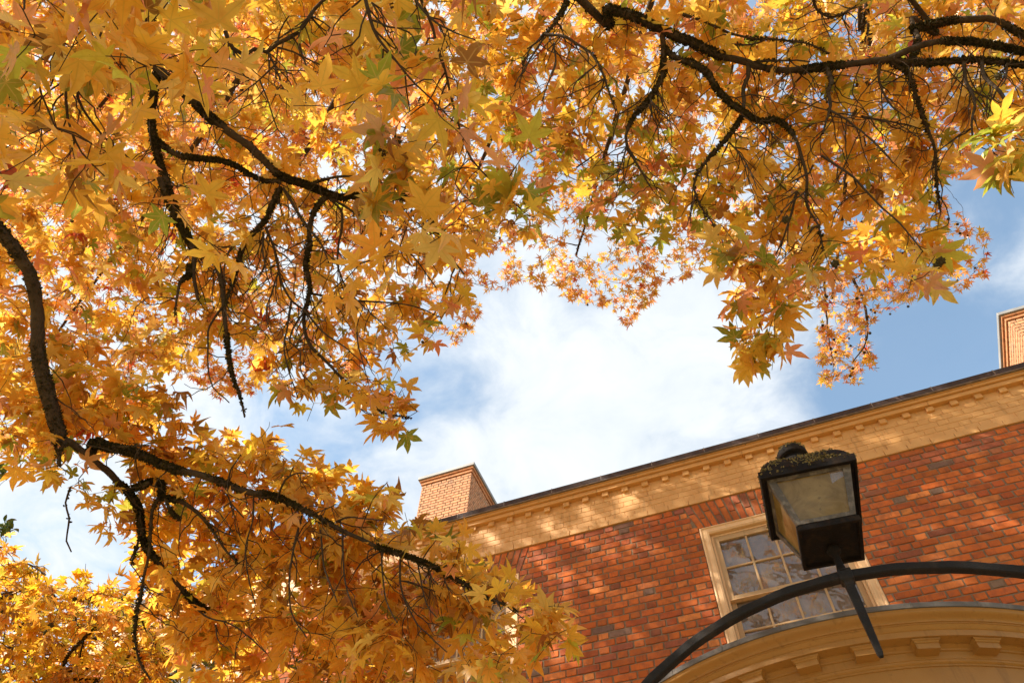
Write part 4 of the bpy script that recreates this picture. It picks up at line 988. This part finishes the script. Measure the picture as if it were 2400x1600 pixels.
# the part of the crown behind the eye, out of the picture: it shades the court and shows in the window panes
bx_ = np.c_[rng.uniform(-8.5, 6.0, 260), rng.uniform(-8, -1.0, 260), rng.uniform(5.0, 10.5, 260)]; pb = proj(bx_)
outf = ~((pb[:, 0] > -80) & (pb[:, 0] < 2480) & (pb[:, 1] > -60) & (pb[:, 1] < 1660)); T1.grow(bx_[outf], .16, PAL_NEAR, 9, maxlen=.8, sub=3)
def k1(p):
    pr = proj(p); inf = (pr[:, 0] > 0) & (pr[:, 0] < 2400) & (pr[:, 1] > 0) & (pr[:, 1] < 1600); return ~inf | inpoly(pr, [(x, y+70) if y > 300 else (x, y) for x, y in NEAR]) | inpoly(pr, NEAR)
def seed_balls(T, spots, r, stem=.05):
    bm = bmesh.new(); bmesh.ops.create_icosphere(bm, subdivisions=1, radius=1.0)
    for f in list(bm.faces):
        c = f.calc_center_median(); res = bmesh.ops.poke(bm, faces=[f]); 
        for v in res['verts']: v.co = c.normalized()*1.42
    me = bpy.data.meshes.new('seed_ball'); bm.to_mesh(me); bm.free(); me.materials.append(BALL)
    for p in spots: add('seed_ball', me, T.o, mw=Matrix.Translation(p) @ Matrix.Rotation(random.uniform(0, 6), 4, (random.random(), .4, .7)) @ Matrix.Scale(r*random.uniform(.85, 1.1), 4))
T1.finish(keep=k1)
seed_balls(T1, [at(x, y, d) for x, y, d in ((1842, 515, 3.35), (1957, 618, 3.35), (2197, 622, 3.3), (2205, 612, 3.3), (896, 355, 2.6), (930, 330, 2.6), (2340, 180, 3.6))], .014)

# --- the tree on the left whose mossy limb drops in from the left edge
T2 = Tree('sweetgum_tree', 'yellow sweetgum tree whose mossy limb drops from the left edge across the brick wall', 'tree', (-5.6, -1.6, 0))
P, r = T2.limb([(-5.6, -1.6, -.1), (-5.55, -1.6, 1.5), (-5.7, -1.65, 3.2), (-5.75, -1.8, 5.0), (-6.3, -2.2, 7.0)], .21, .06, 'trunk', .12, 12)
tk = lambda h: P[np.argmin(abs(P[:, 2]-h))]
T2.trace([(-170, 330), (-90, 430), (-30, 505), (0, 540), (20, 566), (55, 620), (70, 690), (80, 760), (95, 850), (110, 920), (135, 990), (142, 1030)], 'f', 38, 30, 4.6, 4.3, 'limb', 500, lead=[tk(4.2), tk(4.4)+np.array([.9, .6, .3])])
T2.trace([(305, 290), (310, 330), (310, 430)], 'b', 17, 9, None, 4.25, moss=200)
T2.trace([(310, 270), (390, 310), (470, 370), (560, 440), (640, 520), (710, 600), (740, 680), (745, 760), (770, 850), (850, 950), (930, 1040), (1010, 1130), (1090, 1190)], 'b', 18, 9, None, 4.4, 'limb', 1400)
T2.trace([(480, 370), (500, 300), (570, 330), (690, 355), (800, 400), (930, 450), (1060, 480), (1160, 510), (1250, 550), (1400, 580), (1500, 610), (1640, 680), (1750, 740), (1845, 785), (1985, 850), (2180, 915), (2320, 980), (2460, 1055), (2560, 1120), (2650, 1150), (2720, 1190)], 'b', 21, 4, None, 3.3, 'limb', 1000)
for pts, sp, w0, w1, d1, ms in [
    ([(690, 555), (750, 520), (800, 505), (850, 520), (840, 590), (940, 615), (1040, 680), (1120, 780), (1180, 870), (1250, 940)], 'b', 14, 4, 4.0, 900), ([(870, 600), (900, 670), (940, 710)], 'b', 9, 6, 4.1, 900), ([(1040, 680), (1140, 760), (1240, 800)], 'b', 5, 3, 4.0, 0),
    ([(840, 590), (800, 660), (790, 760), (780, 900), (760, 980), (735, 1100), (710, 1230), (705, 1330), (730, 1450), (790, 1550)], 'b', 8, 5, 4.3, 400), ([(700, 540), (740, 545), (790, 510)], 'b', 9, 8, 4.15, 500),
    ([(560, 330), (680, 330), (780, 320)], 'b', 8, 4, 4.1, 200), ([(370, 540), (345, 620), (360, 700), (350, 820), (375, 880)], 'b', 5, 3, 4.2, 200), ([(745, 760), (720, 840), (690, 950)], 'b', 6, 4, 4.3, 900), ([(1180, 540), (1210, 620), (1280, 700)], 'b', 5, 3, 3.9, 0),
    ([(1330, 570), (1330, 700), (1290, 850), (1300, 1000), (1340, 1150)], 'b', 5, 3, 3.7, 0), ([(1585, 650), (1590, 670), (1555, 800), (1520, 1000), (1530, 1200), (1610, 1330)], 'b', 6, 3, 3.5, 0), ([(1670, 700), (1680, 760), (1700, 950), (1770, 1140)], 'b', 6, 3, 3.4, 0), ([(1800, 770), (1800, 850), (1820, 1050), (1880, 1220)], 'b', 6, 3, 3.3, 0),
    ([(75, 60), (75, 270), (110, 600), (170, 740), (250, 870)], '7', 5, 3, 3.2, 0), ([(280, 150), (280, 400), (330, 630), (470, 880), (640, 1040), (820, 1210)], '7', 6, 3, 3.1, 0), ([(490, 230), (530, 420), (590, 650), (700, 810)], '7', 5, 3, 3.1, 0), ([(620, 270), (650, 360), (715, 435)], '7', 4, 2, 3.2, 0),
    ([(780, 345), (810, 450), (885, 540)], '7', 4, 2, 3.2, 0), ([(1010, 450), (1040, 570), (1115, 715)], '7', 4, 2, 3.1, 0), ([(1390, 625), (1450, 740)], '7', 4, 2, 3.1, 0), ([(735, 275), (820, 210), (925, 170)], '7', 4, 2, 3.3, 0), ([(240, 100), (330, 50)], '7', 4, 2, 3.4, 0), ([(900, 370), (960, 350), (1030, 335)], '7', 3, 2, 3.3, 0),
    ([(1200, 520), (1210, 450), (1265, 370)], 'b', 5, 3, 3.9, 0), ([(1460, 590), (1500, 500), (1560, 465), (1620, 470)], 'b', 6, 3, 3.5, 0), ([(1770, 720), (1830, 700), (1920, 705), (2010, 715)], 'b', 6, 3, 3.3, 0), ([(1650, 680), (1760, 630)], 'b', 4, 3, 3.4, 0), ([(1010, 1150), (1090, 1220), (1200, 1250), (1290, 1310), (1400, 1410)], 'b', 5, 3, 3.9, 0), ([(1130, 1260), (1145, 1340), (1200, 1390)], 'b', 4, 2, 3.9, 0)]:
    T2.trace(pts, sp, w0, w1, None, d1, moss=ms)
T2.bare(170, inside=lambda p: bool(inpoly(proj(p), LOW)[0]))
q = sample(LOW, 390); q = q[(q[:, 0] < 900) | (rng.random(len(q)) < .75)]; q = q[(q[:, 0] > 330) | (q[:, 1] < 1050)]
dd = behind(T2, q, .0, .7)
T2.grow(np.array([at(x, y, d) for (x, y), d in zip(q, dd)]), .155, PAL_LOW, 5, maxlen=.45, keep=lambda p: bool(inpoly(proj(p), LOW)[0]))
q = np.array([(x*K, y*K) for x, y in ((90, 1080), (120, 1050), (150, 1090), (70, 1020), (190, 1100), (30, 1000), (240, 1180), (250, 1220), (265, 1130), (970, 1190), (890, 1110), (700, 1030), (600, 1000), (1050, 1240), (1120, 1560), (1080, 1530), (1020, 1560), (950, 1550))])
T2.grow(np.array([at(x, y, np.interp(x, [0, 400, 900, 1330], [4.3, 4.2, 3.5, 3.0])) for x, y in q]), .145, PAL_EDGE, 4, maxlen=.35, sub=1)
T2.grow(np.array([at(x*K, y*K, 3.05) for x, y in ((1290, 1390), (1305, 1440), (1265, 1465), (1220, 1455), (1180, 1330), (1240, 1400), (1150, 1500), (1100, 1520))]), .160, PAL_LOW, 4, maxlen=.35, sub=1)
bx_ = np.c_[rng.uniform(-9, -4.0, 70), rng.uniform(-5, 2.5, 70), rng.uniform(4.2, 8.5, 70)]; pb = proj(bx_)
outf = ~((pb[:, 0] > -120) & (pb[:, 0] < 2480) & (pb[:, 1] > -60) & (pb[:, 1] < 1660)); T2.grow(bx_[outf], .16, PAL_LOW, 9, maxlen=.8, sub=3)
def k2(p):
    pr = proj(p); inf = (pr[:, 0] > 0) & (pr[:, 0] < 2400) & (pr[:, 1] > 0) & (pr[:, 1] < 1600)
    gap = inpoly(pr, [(10, 1130), (150, 1120), (190, 1180), (230, 1230), (225, 1320), (130, 1350), (0, 1260)]) | inpoly(pr, [(445, 960), (600, 960), (640, 1000), (760, 1030), (860, 1075), (900, 1040), (1300, 1040), (1300, 1340), (1240, 1330), (1120, 1240), (1000, 1190), (900, 1110), (740, 1040), (620, 1000), (490, 1000)]); 
    win = inpoly(pr, [(1060, 1440), (1235, 1400), (1240, 1620), (1030, 1620)]) | inpoly(pr, [(400, 1530), (760, 1490), (790, 1620), (400, 1620)]); thin = win & (rng.random(len(pr)) < .5)
    return ~inf | ~(gap | thin)
T2.finish(keep=k2)

# --- the tall orange tree further back
T3 = Tree('sweetgum_tree', 'tall orange and pink sweetgum tree with small leaves and seed balls, behind the nearer limbs', 'tree', (4.5, -3.2, 0))
P, r = T3.limb([(4.5, -3.2, -.1), (4.45, -3.15, 3), (4.3, -3.3, 7), (4.1, -3.4, 10.5), (3.6, -3.6, 14)], .30, .10, 'trunk', .25, 12)
tk = lambda h: P[np.argmin(abs(P[:, 2]-h))]
T3.trace([(1070, -40), (1110, 80), (1130, 200), (1140, 300), (1135, 430), (1110, 560), (1080, 640), (1060, 740), (1050, 850), (1040, 970)], '3', 22, 10, 9.0, 8.4, 'limb', 500, lead=[tk(8), tk(9.2)+np.array([-.8, .8, .2])])
T3.trace([(1085, 700), (1100, 780), (1110, 870), (1140, 980), (1120, 1100)], '3', 9, 5, None, 8.8, moss=200)
for hub, h in (((2150, 420), 8.4), ((1950, 700), 8.0), ((1500, 420), 9.2), ((1350, 600), 9.0), ((950, 300), 9.5), ((1020, 640), 9.2), ((560, 220), 9.8), ((480, 760), 9.4), ((150, 350), 9.2), ((120, 800), 9.0), ((1700, 250), 9.0), ((2300, 150), 8.2)):
    e = at(hub[0], hub[1], np.random.default_rng(int(hub[0])).uniform(9.2, 10.8)); s0 = tk(h); m1 = s0*.62+e*.38+np.array([0, 0, .9]); m2 = s0*.3+e*.7+np.array([0, 0, .6]); T3.limb([s0, m1, m2, e], .075, .014, 'limb', .15, 7, 60)
T3.trace([(695, 1310), (690, 1400), (700, 1480), (690, 1560)], '2', 9, 5, 9.6, 9.4); T3.trace([(700, 1320), (760, 1380), (800, 1450)], '2', 5, 3, 9.6, 9.5); T3.trace([(1015, 150), (1040, 330), (1070, 440), (1160, 560)], '3', 1, 1, 8.8, 8.7)
T3.trace([(1960*K, 640*K), (1985*K, 700*K), (1990*K, 780*K), (1960*K, 830*K)], 'n', 8, 3, None, 9.2); T3.trace([(1890*K, 630*K), (1900*K, 740*K), (1915*K, 840*K)], 'n', 6, 3, None, 9.2)
q = sample(FAR, 1500); dd = rng.uniform(8.6, 11.8, len(q)); keepF = lambda p: bool(inpoly(proj(p), FAR)[0])
T3.grow(np.array([at(x, y, d) for (x, y), d in zip(q, dd)]), 0.145, PAL_FAR, 9, True, .0026, .8, 1.3, 2, keepF)
q2 = np.array([(x*K, y*K) for x, y in ((1900, 870), (1880, 820), (1960, 880), (2020, 840), (1990, 800), (1930, 780), (1890, 760), (1950, 730), (2270, 560), (2250, 620), (2220, 660), (2270, 540), (1450, 760), (1430, 730), (1480, 700), (1380, 690), (1320, 690), (1290, 660), (1080, 760), (1040, 780), (980, 790), (1100, 720), (580, 890), (540, 900), (500, 900), (600, 860), (520, 870), (440, 860), (480, 850), (1190, 650), (1500, 660), (1580, 640), (2190, 480), (2230, 400), (2210, 350), (2160, 560), (2100, 660), (2060, 700))])
q2 = np.vstack([q2+rng.normal(size=q2.shape)*9 for _ in range(3)]); T3.grow(np.array([at(x, y, d) for (x, y), d in zip(q2, rng.uniform(9, 9.8, len(q2)))]), 0.135, PAL_FAR, 7, True, .0024, .6, 1.0, 1, keepF)
# upper crown out of the picture, it throws the dappled shade on the front
up3 = np.c_[rng.uniform(-9, 3, 260), rng.uniform(-6, 1.5, 260), rng.uniform(11.5, 16.5, 260)]; pb = proj(up3); okk = inpoly(pb, FAR) | (pb[:, 1] < -30); T3.grow(up3[okk], .15, PAL_FAR, 12, True, .003, 1.2, 1.4, 3)
wl = np.c_[rng.uniform(-4.8, 4.1, 800), np.full(800, D), rng.uniform(1.6, 6.5, 800)+Z0]+rng.uniform(8.5, 13, (800, 1))*SUN; pb = proj(wl); wl = wl[inpoly(pb, FAR) | (pb[:, 1] < -20) | (pb[:, 0] < -20)]
T3.grow(wl, .155, PAL_FAR, 10, True, .003, 1.0, 1.4, 2)
A1, _ = T1.all(); dn = np.linalg.norm(A1-EYE, axis=1); A1 = np.vstack([A1[rng.choice(np.where((dn < 3.1) & (A1[:, 2] > 2.4))[0], 330)], A1[rng.choice(len(A1), 230)]]); A1 = A1+rng.uniform(5.5, 9.5, (len(A1), 1))*SUN; pb = proj(A1); A1 = A1[inpoly(pb, FAR) | (pb[:, 1] < -20) | (pb[:, 0] < -20)]
T3.grow(A1, .155, PAL_FAR, 10, True, .003, 1.0, 1.4, 2)  # clumps added sunward of the overhead tree to shade its leaves
def k3(p):
    pr = proj(p); inf = (pr[:, 0] > 0) & (pr[:, 0] < 2400) & (pr[:, 1] > 0) & (pr[:, 1] < 1600); return ~inf | inpoly(pr, FAR)
T3.finish(True, keep=k3)
A, _ = T3.all(); pr = proj(A); ii = np.where(inpoly(pr, FAR) & (pr[:, 0] > 1750) & (pr[:, 1] > 380) & (pr[:, 1] < 950))[0]; jj = np.where(inpoly(pr, FAR) & (pr[:, 0] < 1750) & (pr[:, 1] > 480))[0]
seed_balls(T3, [A[k]+np.array([rng.normal()*.03, rng.normal()*.03, -.05]) for k in np.r_[rng.choice(ii, 95), rng.choice(jj, 45)]], .0145)

# --- the yellow tree in the lower left corner
T4 = Tree('sweetgum_tree', 'deep yellow sweetgum tree filling the bottom left corner of the photo beyond the mossy limb', 'tree', (-8.6, 1.5, 0))
P, r = T4.limb([(-8.6, 1.5, -.1), (-8.6, 1.52, 1.5), (-8.75, 1.5, 3.0), (-8.9, 1.4, 4.4)], .17, .06, 'trunk', .12, 10)
tk = lambda h: P[np.argmin(abs(P[:, 2]-h))]
T4.trace([(-60, 1105), (0, 1115), (140, 1130), (250, 1130), (400, 1120), (590, 1105)], 'b', 9, 3, 7.0, 7.0, 'limb', 200, lead=[tk(3.8)])
T4.trace([(-60, 1480), (0, 1390), (90, 1290), (170, 1200), (210, 1130)], 'b', 13, 7, 6.8, 6.9, 'limb', 500, lead=[tk(2.9)])
T4.trace([(100, 1600), (300, 1568), (320, 1520), (360, 1430), (450, 1330), (550, 1220), (640, 1130), (690, 1050)], 'b', 13, 4, 6.4, 6.4, 'limb', 500, lead=[tk(2.6)+np.array([.8, .5, .1])])
T4.trace([(200, 1570), (320, 1540), (450, 1560), (570, 1540), (680, 1430), (750, 1390)], 'b', 10, 4, 6.3, 6.3, moss=300)
for pts in ([(0, 990), (60, 950), (150, 945), (240, 1000)], [(380, 1130), (390, 1200), (405, 1260)], [(300, 1130), (260, 1080), (200, 1050)], [(440, 1340), (420, 1440), (470, 1500)], [(550, 1230), (590, 1300), (640, 1330)], [(90, 1300), (150, 1380), (250, 1440)], [(840, 1240), (900, 1235), (1000, 1235)], [(740, 1220), (770, 1300), (830, 1370), (900, 1400)], [(1140, 1260), (1150, 1330), (1200, 1390), (1250, 1420)]):
    T4.trace(pts, 'b', 5, 3, None, 6.6)
T4.bare(110, lo=.05, hi=.22)
q = sample(CORNER, 230); T4.grow(np.array([at(x, y, d) for (x, y), d in zip(q, rng.uniform(5.9, 7.6, len(q)))]), .125, PAL_CORNER, 7, False, .0018, .5, 1.0, 2, lambda p: bool(inpoly(proj(p), CORNER)[0]))
q = np.array([(x*K, y*K) for x, y in ((20, 1270), (60, 1280), (100, 1300), (150, 1330), (200, 1320), (240, 1340), (30, 1300), (520, 1500), (540, 1480), (580, 1490), (480, 1480), (600, 1460), (10, 1255))]); T4.grow(np.array([at(x, y, 6.8) for x, y in q]), .125, PAL_CORNER, 5, False, .0018, .4, 1.0, 1)
T4.finish()
A, _ = T4.all(); pr = proj(A); ii = np.where((pr[:, 0] > 0) & (pr[:, 0] < 650) & (pr[:, 1] < 1600))[0]; seed_balls(T4, [A[k]+np.array([0, 0, -.05]) for k in rng.choice(ii, 22)], .015)

# --- evergreen climber in front of the left windows, and a green bough at the left edge
def oval(seed):
    r = random.Random(seed); L = [(0, 0), (.18, .28), (.24, .55), (.15, .82), (0, 1.0), (-.15, .82), (-.24, .55), (-.18, .28)]
    V = [(x, y, -.18*y*y+abs(x)*.5) for x, y in L]+[(0, .3, .0), (0, .6, -.05)]
    T = [(0, 1, 8), (1, 2, 8), (2, 9, 8), (2, 3, 9), (3, 4, 9), (4, 5, 9), (5, 6, 9), (6, 8, 9), (6, 7, 8), (7, 0, 8)]
    me = np_mesh('leaf', V, T); me.materials.append(OVAL); return me
OVAL = mat('evergreen leaf', lambda nt: principled(nt, mixc(nt, noise(nt, 30, 3), (.035, .085, .015, 1), (.10, .17, .03, 1)), .35, spec=.5))
OV = [oval(i) for i in range(3)]
def sprig(T, targets, per, size):
    A, Rr = T.all()
    for t in targets:
        A, Rr = T.all(); k = ((A-t)**2).sum(1).argmin(); P = T.twig(A[k], np.asarray(t), .0035, .0016)
        for _ in range(per):
            j = rng.integers(len(P)//2, len(P)); y = norm(rng.normal(size=3)*.8+np.array([0, 0, .5])); u = norm(np.array([0, -.4, 1])+rng.normal(size=3)*.5); x = norm(np.cross(y, u)); z = np.cross(x, y); s_ = size*rng.uniform(.7, 1.2)
            add('leaf', random.choice(OV), T.o, mw=Matrix(np.vstack([np.c_[np.stack([x, y, z], 1)*s_, P[j]], [0, 0, 0, 1]]).tolist()))
    if T.twigs:
        Vs, Fs, n = [], [], 0
        for P, r in T.twigs: V, Fq = tube(P, r, 4); Vs.append(V); Fs.append(Fq+n); n += len(V)
        me = np_mesh('twigs', np.vstack(Vs), np.vstack(Fs)); me.materials.append(BARK); add('twigs', me, T.o, kind='stuff')
T5 = Tree('evergreen_shrub', 'dark green glossy leaved shrub growing up in front of the window at bottom left', 'shrub', (-5.2, 5.0, 0))
for pts in ([(-5.2, 5.0, 0), (-5.25, 5.05, 2.2), at(540, 1640, 7.6), at(570, 1560, 7.9), at(580, 1500, 8.1)], [(-5.2, 5.0, 0), (-5.7, 5.0, 2.2), at(430, 1650, 7.9), at(420, 1570, 8.1), at(390, 1545, 8.2)], [(-5.15, 5.0, 0), (-4.2, 5.1, 2.4), at(690, 1630, 7.3), at(740, 1560, 7.6), at(765, 1490, 7.9)]): T5.limb(pts, .016, .004, 'stem', .08, 6)
q = [(385, 1560), (400, 1580), (420, 1590), (440, 1575), (390, 1595), (425, 1570), (500, 1560), (520, 1540), (540, 1550), (495, 1580), (520, 1585), (510, 1535), (700, 1570), (720, 1590), (740, 1570), (755, 1555), (770, 1545), (745, 1590), (760, 1570), (690, 1550), (670, 1490), (680, 1480), (760, 1520), (700, 1590), (730, 1545), (780, 1560), (575, 1590), (410, 1600), (455, 1590)]
sprig(T5, [at(x, y, rng.uniform(7.7, 8.2)) for x, y in q], 6, .105)
T6 = Tree('broadleaf_tree', 'green leaved bough just showing against the sky at the left edge of the photo', 'tree', (-9.5, -1.0, 0))
for pts in ([(-9.5, -1, -.1), (-9.45, -1, 2.5), (-9.2, -.9, 4.6), at(-120, 1290, 8.6), at(-20, 1245, 8.5)], [(-9.4, -1, 3.2), (-8.9, -.8, 5.0), at(-130, 1150, 8.6), at(-30, 1110, 8.5)]): T6.limb(pts, .10, .008, 'limb', .12, 7)
sprig(T6, [at(x, y, rng.uniform(8.3, 8.7)) for x, y in ((10, 1225), (22, 1235), (5, 1245), (18, 1250), (0, 1260), (30, 1240), (-10, 1230), (5, 1112), (0, 1100), (12, 1108), (-10, 1120))], 7, .085)
